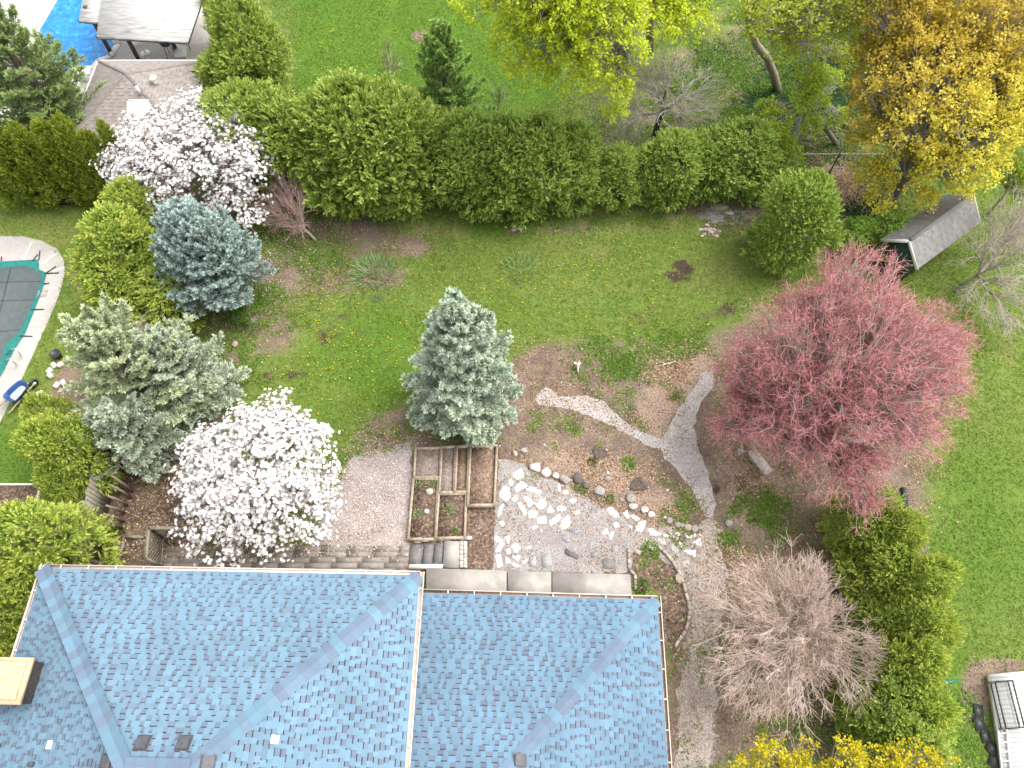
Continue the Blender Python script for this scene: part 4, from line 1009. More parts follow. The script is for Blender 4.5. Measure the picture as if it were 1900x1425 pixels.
# --- lattice screen
e = empty("lattice_screen", P(304, 998)); LO = np.array(e.location); tag(e, "weathered lattice screen round a corner under the front magnolia", "lattice")
for a, b_ in ((P(304, 998), P(300, 1052)), (P(304, 998), P(352, 998))):
    a, b_ = a - LO, b_ - LO; d = norm(b_ - a); L = np.linalg.norm(b_ - a); m = MB(); hh = 1.25
    m.beam(a + up3 * hh, b_ + up3 * hh, .12, .05); m.beam(a + up3 * .05, b_ + up3 * .05, .06, .06)
    for t in (0, L): m.box(tuple(a + d * t + up3 * hh / 2), (.085, .085, hh - .06), 0)
    off = np.array([-d[1], d[0], 0])
    k = -hh
    while k < L:
        for s_ in (1, -1):
            p0, p1 = max(k, 0.0), min(k + hh, L)
            if p1 - p0 > .06:
                z0, z1 = (p0 - k), (p1 - k)
                if s_ < 0: z0, z1 = hh - z0, hh - z1
                m.beam(a + d * p0 + up3 * z0 + off * .012 * s_, a + d * p1 + up3 * z1 + off * .012 * s_, .01, .045)
        k += .17
    m.build("lattice_panel", M_FENCE, e)
for pts_, lab in (((Z3b(862, 1080), Z3b(972, 1086)), "short timber edging left of the lattice screen"), ((Z3b(842, 1112), Z3b(800, 1255)), "long timber edging running to the house corner beside the lattice")):
    m = MB(); m.beam(P(*pts_[0], .06), P(*pts_[1], .06), .10, .12); tag(m.build("timber_edging", M_FENCE), lab, "edging")
# --- black box and drain pipe by the hedge
p = P(132, 376); m = MB(); m.box((0, 0, .14), (1.25, .30, .26), 0, taper=.92); o = m.build("plastic_box", M_DARKMETAL); o.location = p; tag(o, "long black plastic box on the grass below the emerald hedge", "box")
m = MB(); a, b_ = P(168, 377, .09), P(248, 375, .09); pts_ = [a + (b_ - a) * t for t in np.linspace(0, 1, 60)]
m.tube(pts_, [.09 + .012 * (i % 2) for i in range(60)], 10); tag(m.build("drain_pipe", M_DARKMETAL), "black corrugated pipe lying beside the plastic box", "pipe")

# --- grey garden shed
g0, g1 = P(1689, 445, 2.5), P(1806, 361, 2.5)
sx = norm(g1 - g0); sy = np.array([-sx[1], sx[0], 0]); L = np.linalg.norm(g1 - g0)
er = P(1712, 492, 1.6); wr = abs((er - g0) @ sy)
sh = empty("garden_shed", (g0 + g1) / 2 * np.array([1, 1, 0])); SO2 = np.array(sh.location); tag(sh, "green garden shed with worn grey shingle roof under the golden maple", "shed")
SG, SG2, SD = np.array((.215, .205, .20)), np.array((.19, .182, .175)), np.array((.155, .15, .145))
for s_, nm, seed in ((-1, "roof_slope", 70), (1, "roof_slope", 71)):
    ea, eb = g0 + sy * s_ * wr - up3 * .9, g1 + sy * s_ * wr - up3 * .9
    pts_ = [ea - SO2, eb - SO2, g1 - SO2, g0 - SO2]
    m = MB(); roof_slope(m, pts_, seed, SG, SG2, SD, .15, (.1, .3), (.1, .3)); m.build(nm, M_SHINGLE, sh)
    for p0, p1 in ((g0, ea), (g1, eb)):
        m = MB(); o = sx * (-.03 if p0 is g0 else .03); m.beam(p0 + o - up3 * .07 - SO2, p1 + o - up3 * .07 - SO2, .03, .13); m.build("barge_board", M_WHITE, sh)
m = MB(); m.beam(g0 + up3 * .02 - SO2, g1 + up3 * .02 - SO2, .16, .05, (.16, .155, .15)); m.build("ridge_cap", M_SHINGLE, sh)
wgreen = mat_plain("green_wall", (.010, .035, .025), (.025, .06, .045), 6, .7, .1)
m = MB(); wi = wr - .32; hz = 2.5 - .9 * wi / wr - .05
c4 = [g0 + sx * .15 + sy * wi, g1 - sx * .15 + sy * wi, g1 - sx * .15 - sy * wi, g0 + sx * .15 - sy * wi]
m.prism([p - SO2 for p in c4], 0, hz)
for q, o in ((g0, .15), (g1, -.15)):
    a = q + sx * o - SO2; m.polys([[a + sy * wi + up3 * (hz - a[2]), a - sy * wi + up3 * (hz - a[2]), a - up3 * .05]][:1])
m.build("wall", wgreen, sh)
m = MB(); a = g0 + sx * .14 - SO2; m.box((a[0], a[1], .8), (.05, .9, 1.6), math.atan2(sx[1], sx[0])); m.build("door", wgreen, sh)
# --- wire fence behind the hedge
f0, f1 = P(1085, 322), P(1720, 322)
e = empty("wire_fence", f0); FO = np.array(e.location); tag(e, "dark green mesh fence with thin rail behind the back hedge", "fence")
m = MB(); m.tube([f0 + up3 * 1.25 - FO, f1 + up3 * 1.25 - FO], .022, 8); m.build("top_rail", mat_plain("galvanised", (.35, .35, .34), (.5, .5, .49), 4, .45, 0, metal=.5), e)
m = MB(); fm = P(1290, 322); m.beam(f0 + up3 * .6 - FO, fm + up3 * .6 - FO, .012, 1.15); m.build("screen", mat_plain("green_screen", (.015, .045, .045), (.03, .075, .07), 12, .8, .2), e)
for i in range(8):
    q = f0 + (f1 - f0) * i / 7 - FO; m = MB(); m.tube([q, q + up3 * 1.35], .03, 8); m.build("post", M_DARKMETAL, e)
m = MB(); d = norm(f1 - fm); L = np.linalg.norm(f1 - fm)
for i in range(int(L / .22)):
    q = fm + d * i * .22 - FO
    m.beam(q + up3 * .05, q + up3 * 1.2 + d * .6, .006, .006); m.beam(q + up3 * 1.2, q + up3 * .05 + d * .6, .006, .006)
m.build("wire_mesh", M_DARKMETAL, e)
# --- bottom right: white boarded store, cage, ladder
e = empty("boarded_store", P(1890, 1330)); BO = np.array(e.location); tag(e, "low white boarded store at the lower right corner", "store")
zt = .3; q = [P(u, v, zt) - BO for u, v in ((1838, 1251), (1960, 1240), (1990, 1480), (1872, 1480))]
m = MB(); m.prism(q, .0, zt - .03); m.build("wall", M_WHITE, e)
m = MB()
for i in range(26):
    t0, t1 = i / 26, (i + .93) / 26
    m.prism([q[0] + (q[3] - q[0]) * t0, q[1] + (q[2] - q[1]) * t0, q[1] + (q[2] - q[1]) * t1, q[0] + (q[3] - q[0]) * t1], zt - .027, zt)
m.build("roof_boards", mat_plain("white_board", (.52, .51, .50), (.64, .63, .61), 6, .6, .1), e)
zc = .38; cq = [P(u, v, zc) for u, v in ((1838, 1266), (1870, 1264), (1892, 1350), (1858, 1353))]
e = empty("wire_cage", cq[0] * np.array([1, 1, 0])); KO = np.array(e.location); tag(e, "black wire cage lying on the edge of the white store", "cage")
for zz in (zc, .63):
    m = MB()
    for i in range(4): m.beam(cq[i] + up3 * (zz - zc) - KO, cq[(i + 1) % 4] + up3 * (zz - zc) - KO, .035, .035)
    m.build("frame", M_DARKMETAL, e)
m = MB()
for i in range(4): m.beam(cq[i] - up3 * .12 - KO, cq[i] + up3 * .25 - KO, .045, .045)
for i in range(1, 22, 2):
    a, b_ = cq[0] + (cq[3] - cq[0]) * i / 22, cq[1] + (cq[2] - cq[1]) * i / 22; m.beam(a + up3 * .25 - KO, b_ + up3 * .25 - KO, .008, .008)
for i in range(1, 9, 2):
    a, b_ = cq[0] + (cq[1] - cq[0]) * i / 9, cq[3] + (cq[2] - cq[3]) * i / 9; m.beam(a + up3 * .262 - KO, b_ + up3 * .262 - KO, .008, .008)
m.build("wire_grid", mat_plain("cage_wire", (.30, .30, .30), (.42, .42, .41), 8, .6, 0), e)
la = [P(1851, 1355, .32), P(1867, 1353, .36), P(1876, 1440, .36), P(1860, 1440, .32)]
e = empty("ladder", la[0] * np.array([1, 1, 0])); KO = np.array(e.location); tag(e, "white ladder lying against the side of the boarded store", "ladder")
for a, b_ in ((la[0], la[3]), (la[1], la[2])):
    m = MB(); m.beam(a - KO, b_ - KO, .05, .08); m.build("side_rail", M_WHITE, e)
for i in range(5):
    a, b_ = la[0] + (la[3] - la[0]) * (i + .4) / 5, la[1] + (la[2] - la[1]) * (i + .4) / 5; m = MB(); m.beam(a - KO, b_ - KO, .045, .03); m.build("rung", M_WHITE, e)
pp = [(1730, 1262), (1745, 1264), (1762, 1265), (1782, 1261)]
m = MB(); m.tube([P(u, v, z) for (u, v), z in zip(pp, (.5, .8, .9, .8))], [.09, .07, .05, .02], 10); tag(m.build("garden_pole", mat_plain("teal_plastic", (.004, .09, .075), (.01, .16, .13), 5, .45, 0)), "teal pole sticking out of the right cedar row", "pole")
m = MB(); pe = [(1676, 905), (1680, 930), (1684, 960), (1690, 985), (1695, 1008), (1705, 1020)]
w = [P(u, v, .06) for u, v in pe]
for a, b_ in zip(w[:-1], w[1:]): m.beam(a, b_, .16, .12)
tag(m.build("plastic_edging", M_DARKMETAL), "crumpled black plastic edging along the lawn beside the cedar row", "edging")
m = MB(); w = [P(u, v, .03) for u, v in ((1818, 1308), (1812, 1330), (1822, 1355), (1836, 1378), (1846, 1400), (1845, 1425))]
r = np.random.default_rng(4)
for a, b_ in zip(w[:-1], w[1:]): m.box(tuple((a + b_) / 2), (np.linalg.norm(b_ - a), .34 + r.normal(0, .05), .05 + r.uniform(0, .03)), math.atan2((b_ - a)[1], (b_ - a)[0]) + r.normal(0, .2))
tag(m.build("plastic_sheet", M_DARKMETAL), "black plastic sheeting strip on bare soil beside the store", "sheeting")

# ------------------------------------------------------------------ trees
def bezier(a, c, b_, k):
    t = np.linspace(0, 1, k + 1)[None, :, None]
    return a[:, None] * (1 - t) ** 2 + 2 * c[:, None] * t * (1 - t) + b_[:, None] * t ** 2
def sample_lobes(r, lobes, M, lo=.35, holes=.8):
    vol = np.array([l_[1][0] * l_[1][1] * l_[1][2] for l_ in lobes]) ** .75; pick = r.choice(len(lobes), M, p=vol / vol.sum())
    c = np.array([l_[0] for l_ in lobes])[pick]; R = np.array([l_[1] for l_ in lobes])[pick]
    d = norm(r.normal(size=(M, 3))); d[:, 2] = np.where(d[:, 2] < -.35, -d[:, 2], d[:, 2])
    rho = lo + (1 - lo) * r.random(M) ** .55
    T = c + d * R * rho[:, None]; T[:, 2] = np.maximum(T[:, 2], .25)
    ph = r.uniform(0, 6.28, 6)
    hol = np.sin(2.9 * T[:, 0] + ph[0] + np.sin(2.1 * T[:, 1] + ph[3])) * np.sin(2.7 * T[:, 1] + ph[1]) + np.sin(3.3 * T[:, 2] + ph[2]) * np.sin(3.7 * T[:, 0] + ph[4])
    keep = hol > -holes
    return T[keep], pick[keep]
def branch_tree(r, base, fork, T, ks=(7, 6), r0=.16, tip_r=.012, sag=.12, wob=.08, sides=(7, 5, 3), lean_pts=None):
    """trunk to a fork, limbs to clusters of targets, twigs out to every target"""
    segs = []
    def add(path, ra, rb, sd_):
        n_ = path.shape[1] - 1
        for i in range(n_):
            u0, u1 = i / n_, (i + 1) / n_
            segs.append((path[:, i], path[:, i + 1], ra * (1 - u0) + rb * u0, ra * (1 - u1) + rb * u1, sd_))
    M = len(T)
    c1 = T[r.choice(M, min(ks[0], M), replace=False)]
    for _ in range(4):
        a1 = np.argmin(((T[:, None] - c1[None]) ** 2).sum(-1), 1)
        c1 = np.array([T[a1 == k].mean(0) if (a1 == k).any() else c1[k] for k in range(len(c1))])
    n1 = fork + (c1 - fork) * .55
    ctrl = (fork + n1) / 2 + up3 * np.linalg.norm(n1 - fork, axis=1)[:, None] * sag + r.normal(0, wob, n1.shape)
    pth1 = bezier(np.repeat(fork[None], len(n1), 0), ctrl, n1, 4)
    add(pth1, np.full(len(n1), r0 * .6), np.full(len(n1), r0 * .33), sides[1])
    TP, TD = [], []
    for k in range(len(c1)):
        ids = np.where(a1 == k)[0]
        if len(ids) == 0: continue
        t = T[ids]; kk = min(ks[1], len(t)); c2 = t[r.choice(len(t), kk, replace=False)]
        for _ in range(3):
            a2 = np.argmin(((t[:, None] - c2[None]) ** 2).sum(-1), 1)
            c2 = np.array([t[a2 == q].mean(0) if (a2 == q).any() else c2[q] for q in range(kk)])
        st_ = pth1[k][r.integers(2, 5, kk)]
        n2 = st_ + (c2 - st_) * .72
        L = np.linalg.norm(n2 - st_, axis=1)[:, None]
        p2 = bezier(st_, (st_ + n2) / 2 + up3 * L * sag + r.normal(0, wob, n2.shape) * L, n2, 4)
        add(p2, np.full(kk, r0 * .30), np.full(kk, max(r0 * .12, tip_r * 1.4)), sides[1])
        st3 = p2[a2, r.integers(1, 5, len(t))]
        L = np.linalg.norm(t - st3, axis=1)[:, None]
        p3 = bezier(st3, (st3 + t) / 2 + up3 * L * sag + r.normal(0, wob, t.shape) * L, t, 3)
        add(p3, np.full(len(t), max(r0 * .10, tip_r * 1.3)), np.full(len(t), tip_r), sides[2])
        TP.append(t); TD.append(norm(p3[:, -1] - p3[:, -2]))
    if lean_pts is None:
        tp = bezier(base[None], (base + fork)[None] / 2 + r.normal(0, wob * .6, (1, 3)), fork[None], 5)[0]
    else: tp = np.array(list(lean_pts))
    return segs, np.concatenate(TP), np.concatenate(TD), tp
def wood(segs, col, col2=None, r=None):
    m = MB()
    for p0, p1, ra, rb, sd_ in segs:
        q = seg_quads(p0, p1, ra, rb, sd_)
        c = np.asarray(col)
        if r is not None: c = lerp(col, col2 if col2 is not None else col, np.tile(r.random(len(p0)), sd_))
        m.polys(q, c)
    return m
def clusters(r, p, d, n_, L, W, rad, bias, cols, flat=.6, up=.2):
    """n_ leaves round every point; cols = (colour A, colour B) or per-point arrays"""
    N = len(p); q = np.repeat(p, n_, 0) + norm(r.normal(size=(N * n_, 3))) * (rad * r.random((N * n_, 1)) ** .6)
    dd = norm(np.repeat(d, n_, 0) * bias + norm(r.normal(size=(N * n_, 3))) + up3 * up)
    nn = norm(np.array([0, 0, 1.]) * flat + r.normal(size=dd.shape) * .5)
    A, B = [np.repeat(np.broadcast_to(np.asarray(c, float), (N, 3)), n_, 0) for c in cols]
    t = np.clip(np.repeat(r.random(N), n_) * .55 + r.random(N * n_) * .45, 0, 1)
    return diamonds(q, dd, nn, L * r.uniform(.7, 1.25, N * n_), W * r.uniform(.7, 1.25, N * n_)), A + (B - A) * t[:, None]
BARK_G, BARK_B = (.20, .175, .15), (.12, .09, .07)
def make_tree(name, label, cat, base, r0, tp, col_trunk, parts, group=None, trunk_r=None):
    e = empty(name, base); tag(e, label, cat, group); bo = np.asarray(base, float)
    if tp is not None:
        m = MB(); m.tube(tp, np.linspace(r0, r0 * .62, len(tp)), 9, col_trunk); m.build("trunk", M_BARK, e, None); m_ = COL.objects[-1] if False else None
    for nm, mb, mat in parts: mb.build(nm, mat, e)
    for ch in [x for x in COL.objects if x.parent == e]: ch.location = tuple(-bo)
    return e
def lobes_px(L): return [(P(u, v, z), (R, R, R * .8) if np.isscalar(R) else R) for u, v, z, R in L]

# --- magnolias
def magnolia(seed, lobes, base, label, M=860):
    r = np.random.default_rng(seed); lb = lobes_px(lobes); T, _ = sample_lobes(r, lb, M, .3, 1.15)
    fork = base + np.array([0, 0, .7])
    segs, tp_, td, tr = branch_tree(r, base, fork, T, (9, 8), .13, .011, .10, .10)
    # short spurs, each ending in an open flower
    N = len(tp_); k = 5
    sp = np.repeat(tp_, k, 0); sdv = norm(np.repeat(td, k, 0) * .6 + norm(r.normal(size=(N * k, 3))) + up3 * .5)
    se = sp + sdv * r.uniform(.08, .42, (N * k, 1))
    segs.append((sp, se, np.full(N * k, .011), np.full(N * k, .007), 3))
    fl_ = np.concatenate([se, sp[::2] + r.normal(0, .05, sp[::2].shape)]); fd = np.concatenate([norm(sdv + up3 * .6), norm(sdv[::2] + up3)])
    n_ = 8; Q = len(fl_)
    a = norm(np.cross(fd, r.normal(size=fd.shape))); b2 = np.cross(fd, a)
    m = MB()
    for j in range(n_):
        t = 2 * math.pi * (j / n_) + r.random(Q) * .5
        o = np.cos(t)[:, None] * a + np.sin(t)[:, None] * b2
        dr = norm(o * r.uniform(.7, 1.5, (Q, 1)) + fd * .55 - up3 * .1)
        c = lerp((.90, .85, .85), (.93, .93, .92), r.random(Q))
        m.polys(diamonds(fl_, dr, fd, r.uniform(.06, .10, Q), r.uniform(.038, .055, Q), .6), c)
    lv, lc = clusters(r, tp_[::6], td[::6], 3, .07, .035, .12, .4, ((.10, .16, .03), (.17, .22, .05)))
    m2 = MB(); m2.polys(lv, lc)
    make_tree("magnolia_tree", label, "tree", base, .14, tr, BARK_G, [("branches", wood(segs, (.23, .18, .145), (.34, .28, .235), r), M_TWIG), ("blossom", m, M_PETAL), ("leaves", m2, M_LEAF)], "white flowering magnolias")
magnolia(101, [(475, 880, 2.6, (2.3, 2.3, 1.7)), (560, 850, 2.6, (1.4, 1.4, 1.2)), (395, 860, 2.4, (1.3, 1.3, 1.1)), (420, 960, 2.2, (1.7, 1.6, 1.0)), (560, 950, 2.0, (1.3, 1.2, .9)), (530, 775, 3.2, (.9, .9, .8)), (375, 910, 2.0, (.9, .9, .8)), (480, 1015, 1.6, (1.6, .7, .7)), (600, 900, 2.0, (.8, .8, .8)), (470, 810, 3.2, (1.2, 1.2, .9))], foot(482, 900, 1.2), "white magnolia in full flower between the house and the front lawn")
magnolia(102, [(350, 300, 3.2, (2.8, 2.6, 1.8)), (290, 260, 3.6, (1.5, 1.5, 1.2)), (420, 250, 3.8, (1.6, 1.5, 1.2)), (455, 310, 3.0, (1.3, 1.3, 1.1)), (260, 320, 2.8, (1.5, 1.4, 1.1)), (300, 370, 2.2, (1.6, 1.2, .9)), (440, 385, 1.8, (1.4, 1.2, .9)), (360, 215, 4.2, (1.1, 1, .8)), (220, 300, 2.6, (.8, .8, .7))], foot(385, 340, 2.4), "white magnolia in full flower beside the brown pool house", 1250)

# --- spruces
def spruce(seed, base, H, R, ca, cb, label, nb=150, droop=.12, clear=.06, tuft=1.0, name="spruce_tree", lean=(0, 0), power=.8, irr=.18, curl=.35, cat="tree", barec=(.15, .115, .09), dead=0, nl=.15, nw=.040, per=6):
    r = np.random.default_rng(seed)
    hs_ = clear + (1 - clear) * (1 - (1 - r.random(nb)) ** 1.0) ** 1.25 * .985
    hs_ = np.sort(hs_); az = np.arange(nb) * 2.39996 + r.normal(0, .25, nb)
    prof = np.clip(1 - hs_, 0, 1) ** power * np.clip(.55 + hs_ * 3.2, 0, 1)
    Lb = np.maximum(R * prof * r.uniform(1 - irr * 2, 1 + irr * .6, nb), .12)
    axis = lambda h: np.c_[base[0] + lean[0] * h, base[1] + lean[1] * h, h * H]
    st_ = axis(hs_)
    out = np.c_[np.cos(az), np.sin(az), np.zeros(nb)]
    el = -droop + (hs_ ** 1.5) * 1.25
    tipp = st_ + out * (Lb * np.cos(el))[:, None] + up3 * (Lb * np.sin(el))[:, None] + up3 * (curl * Lb * .35)[:, None]
    ctrl = st_ + out * (Lb * .6)[:, None] + up3 * (Lb * (np.sin(el) * .45 - .10))[:, None]
    path = bezier(st_, ctrl, tipp, 6)
    segs = [(path[:, i], path[:, i + 1], np.full(nb, .035 - .004 * i), np.full(nb, .031 - .004 * i), 3) for i in range(6)]
    nbl = 16
    t = np.linspace(.22, 1.0, nbl)[None] + r.normal(0, .02, (nb, nbl)); t = np.clip(t, .1, 1)
    i0 = np.clip((t * 6).astype(int), 0, 5); fr = t * 6 - i0
    ii = np.arange(nb)[:, None]
    pos = path[ii, i0] * (1 - fr[..., None]) + path[ii, i0 + 1] * fr[..., None]
    tan = norm(path[ii, i0 + 1] - path[ii, i0])
    sdv = norm(np.cross(tan, np.broadcast_to(up3, tan.shape)))
    sgn = np.where(np.arange(nbl)[None] % 2 == 0, 1, -1)[..., None] * np.ones((nb, 1, 1))
    sgn[:, -1] = 0
    bd = norm(tan * .75 + sdv * sgn * .8 + up3 * .16 + r.normal(0, .16, tan.shape))
    bl_ = np.clip(Lb[:, None] * .42 * (1.15 - t), .12, .62) * r.uniform(.75, 1.2, (nb, nbl))
    pos, bd, bl_ = pos.reshape(-1, 3), bd.reshape(-1, 3), bl_.ravel()
    tt = t.ravel()
    segs.append((pos, pos + bd * bl_[:, None], np.full(len(pos), .010), np.full(len(pos), .006), 3))
    K = 6
    u_ = (np.arange(K) + .5) / K
    q = (pos[:, None] + bd[:, None] * (bl_[:, None] * u_[None])[..., None]).reshape(-1, 3)
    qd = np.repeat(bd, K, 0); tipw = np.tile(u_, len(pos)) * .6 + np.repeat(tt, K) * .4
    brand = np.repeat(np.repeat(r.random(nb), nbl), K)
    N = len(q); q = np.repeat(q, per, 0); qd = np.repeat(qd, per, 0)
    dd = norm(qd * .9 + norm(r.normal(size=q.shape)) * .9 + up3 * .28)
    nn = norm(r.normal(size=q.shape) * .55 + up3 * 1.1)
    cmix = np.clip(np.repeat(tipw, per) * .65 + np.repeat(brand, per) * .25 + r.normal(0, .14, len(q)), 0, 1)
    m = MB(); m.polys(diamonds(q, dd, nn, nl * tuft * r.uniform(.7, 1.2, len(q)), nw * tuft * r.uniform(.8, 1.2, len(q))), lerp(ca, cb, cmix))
    # leader shoots
    tp = axis(np.linspace(0, 1, 8))
    e = make_tree(name, label, cat, base, .11 * H / 6 + .04, tp, BARK_B, [("branches", wood(segs, barec, (.24, .20, .17), r), M_TWIG), ("crown", m, M_NEEDLE)])
    return e
def top_h(base, vtop):
    lo, hi = .2, 22
    for _ in range(40):
        mid = (lo + hi) / 2
        if proj(np.array([base[0], base[1], mid]))[1] > vtop: lo = mid
        else: hi = mid
    return lo
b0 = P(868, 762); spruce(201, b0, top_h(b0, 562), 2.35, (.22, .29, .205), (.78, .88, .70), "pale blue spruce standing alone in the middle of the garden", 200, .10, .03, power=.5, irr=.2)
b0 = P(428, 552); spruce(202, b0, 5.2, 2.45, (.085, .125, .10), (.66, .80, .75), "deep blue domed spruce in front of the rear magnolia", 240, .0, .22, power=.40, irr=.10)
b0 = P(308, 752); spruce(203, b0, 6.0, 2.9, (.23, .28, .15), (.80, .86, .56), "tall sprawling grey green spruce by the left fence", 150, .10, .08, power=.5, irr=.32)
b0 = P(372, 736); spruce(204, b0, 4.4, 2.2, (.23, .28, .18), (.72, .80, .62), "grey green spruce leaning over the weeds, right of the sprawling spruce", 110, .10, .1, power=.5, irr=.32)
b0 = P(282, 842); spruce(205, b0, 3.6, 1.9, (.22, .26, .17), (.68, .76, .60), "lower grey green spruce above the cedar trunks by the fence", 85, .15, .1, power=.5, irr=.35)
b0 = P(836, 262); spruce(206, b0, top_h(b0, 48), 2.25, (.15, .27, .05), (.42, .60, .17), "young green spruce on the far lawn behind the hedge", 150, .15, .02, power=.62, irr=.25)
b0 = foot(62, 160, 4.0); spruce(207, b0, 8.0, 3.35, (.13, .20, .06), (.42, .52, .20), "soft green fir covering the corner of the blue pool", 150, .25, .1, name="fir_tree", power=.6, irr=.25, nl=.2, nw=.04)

# --- cedars (arborvitae): a few moulds, copied
def cedar_mesh(seed, ca, cb, cc, H=5.0, R=1.7, ns=3300, dense=1.0, prof='egg', upw=.35, blade=.145):
    r = np.random.default_rng(seed)
    ncl = ns // 9
    hc = r.random(ncl) ** .85; ac = r.uniform(0, 2 * math.pi, ncl)
    def profile(h):
        if prof == 'egg': return np.sqrt(np.clip(1 - ((h - .34) / .68) ** 2, 0, 1)) * np.where(h < .34, .82 + .18 * h / .34, 1)
        return np.clip(1.02 - h, 0, 1) ** .5 * np.clip(.85 + h, 0, 1)
    pc = profile(hc)
    # lumpy outline: a few big bulges, then plumes of sprays
    nplume = 26; pa, phh, ps = r.uniform(0, 2 * math.pi, nplume), r.random(nplume), r.uniform(.0, .42, nplume)
    da = np.abs((ac[:, None] - pa[None] + math.pi) % (2 * math.pi) - math.pi); dh = hc[:, None] - phh[None]
    lump = np.minimum((ps * np.exp(-(da / .5) ** 2 - (dh / .13) ** 2)).sum(1), .50)
    radc = R * pc * (.70 + lump) * (.58 + .42 * r.random(ncl) ** .35 + np.where(r.random(ncl) < .12, r.uniform(0, .16, ncl), 0)) + .05
    outc = np.c_[np.cos(ac), np.sin(ac), np.zeros(ncl)]
    posc = outc * radc[:, None] + up3 * (hc * H * .93 + lump * .5 + .12)[:, None]
    ns = ncl * 9
    off = norm(r.normal(size=(ns, 3))) * (r.random((ns, 1)) ** .5) * np.array([.27, .27, .21]) * R / 1.7
    out = np.repeat(outc, 9, 0); h = np.repeat(hc, 9); rad = np.repeat(radc, 9); pr_ = np.repeat(pc, 9)
    pos = np.repeat(posc, 9, 0) + off
    pos[:, 2] = np.maximum(pos[:, 2], .05)
    dc = norm(outc * (1.0 - hc * .6)[:, None] + up3 * (upw + hc * .9)[:, None] + r.normal(0, .22, outc.shape))
    d = norm(np.repeat(dc, 9, 0) + norm(off) * .75 + r.normal(0, .15, off.shape))
    fan = norm(np.cross(d, r.normal(size=d.shape)))
    nb = 13
    q, dd, cm = [], [], []
    sr = np.repeat(r.random(ncl), 9) * .6 + r.random(ns) * .4
    tipb = np.clip((off * d).sum(1) / .3 + .45, 0, 1)
    for j in range(nb):
        t = j / nb
        ang = (r.random(ns) - .5) * 1.5
        dj = norm(d * np.cos(ang)[:, None] + fan * np.sin(ang)[:, None] + r.normal(0, .12, d.shape))
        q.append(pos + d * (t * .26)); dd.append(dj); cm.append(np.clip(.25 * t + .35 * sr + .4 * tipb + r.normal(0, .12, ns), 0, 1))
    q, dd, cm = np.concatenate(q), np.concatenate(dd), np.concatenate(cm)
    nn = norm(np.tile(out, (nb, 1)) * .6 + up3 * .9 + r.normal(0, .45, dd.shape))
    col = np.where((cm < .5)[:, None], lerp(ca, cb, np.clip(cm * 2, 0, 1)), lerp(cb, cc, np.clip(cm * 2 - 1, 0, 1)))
    m = MB(); m.polys(diamonds(q, dd, nn, blade * r.uniform(.6, 1.2, len(q)), .052 * r.uniform(.7, 1.3, len(q)), .55), col)
    # shoots of brown inner twig
    k = 90; s0 = pos[:k] * np.array([.25, .25, .9]); m2 = wood([(s0, pos[:k] * .95, np.full(k, .018), np.full(k, .008), 3)], (.20, .15, .115), (.30, .25, .21), r)
    tr = MB(); tr.tube([(0, 0, 0), (.04, .02, H * .35), (0, 0, H * .8)], [.11, .09, .03], 8, (.17, .125, .095))
    return m.mesh("cedar_crown", M_LEAF), m2.mesh("cedar_branches", M_TWIG), tr.mesh("cedar_trunk", M_BARK)
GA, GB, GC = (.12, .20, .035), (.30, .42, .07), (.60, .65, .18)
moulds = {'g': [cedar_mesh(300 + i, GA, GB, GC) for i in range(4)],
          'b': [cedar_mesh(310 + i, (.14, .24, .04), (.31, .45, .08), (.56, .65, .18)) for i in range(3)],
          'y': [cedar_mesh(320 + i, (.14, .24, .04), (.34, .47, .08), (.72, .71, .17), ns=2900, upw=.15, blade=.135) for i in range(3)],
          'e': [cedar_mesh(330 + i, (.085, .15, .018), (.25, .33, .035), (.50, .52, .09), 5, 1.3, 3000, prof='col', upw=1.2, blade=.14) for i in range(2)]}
ced_i = [0]; CED = {}
def cedar(kind, base, H, R, label, group=None, name="cedar_tree"):
    i = ced_i[0]; ced_i[0] += 1
    r = np.random.default_rng(900 + i)
    ms = moulds[kind][i % len(moulds[kind])]
    e = empty(name, base, r.uniform(0, 6.28)); tag(e, label, "tree", group)
    R0 = 1.3 if kind == 'e' else 1.7
    CED[label] = e
    for nm, me in zip(("crown", "branches", "trunk"), ms):
        o = bpy.data.objects.new(nm, me); COL.objects.link(o); o.parent = e; o.scale = (R / R0, R / R0 * r.uniform(.9, 1.1), H / 5.0)
    return e
def cb_(kind, u, v, vt, wpx, label, group):
    b0 = P(u, v); H = top_h(b0, vt)
    b0 = P(950 + (u - 950) * (1 - H * .5 / CAM_H), v); H = top_h(b0, vt); cedar(kind, b0, H, wpx / 2 / ppm(b0 + up3 * H * .5), label, group)
def cc_(kind, u, v, H, wpx, label, group):
    b0 = foot(u, v, H * .5); cedar(kind, b0, H, wpx / 2 / ppm(b0 + up3 * H * .5), label, group)
HG = "cedars of the back hedge"
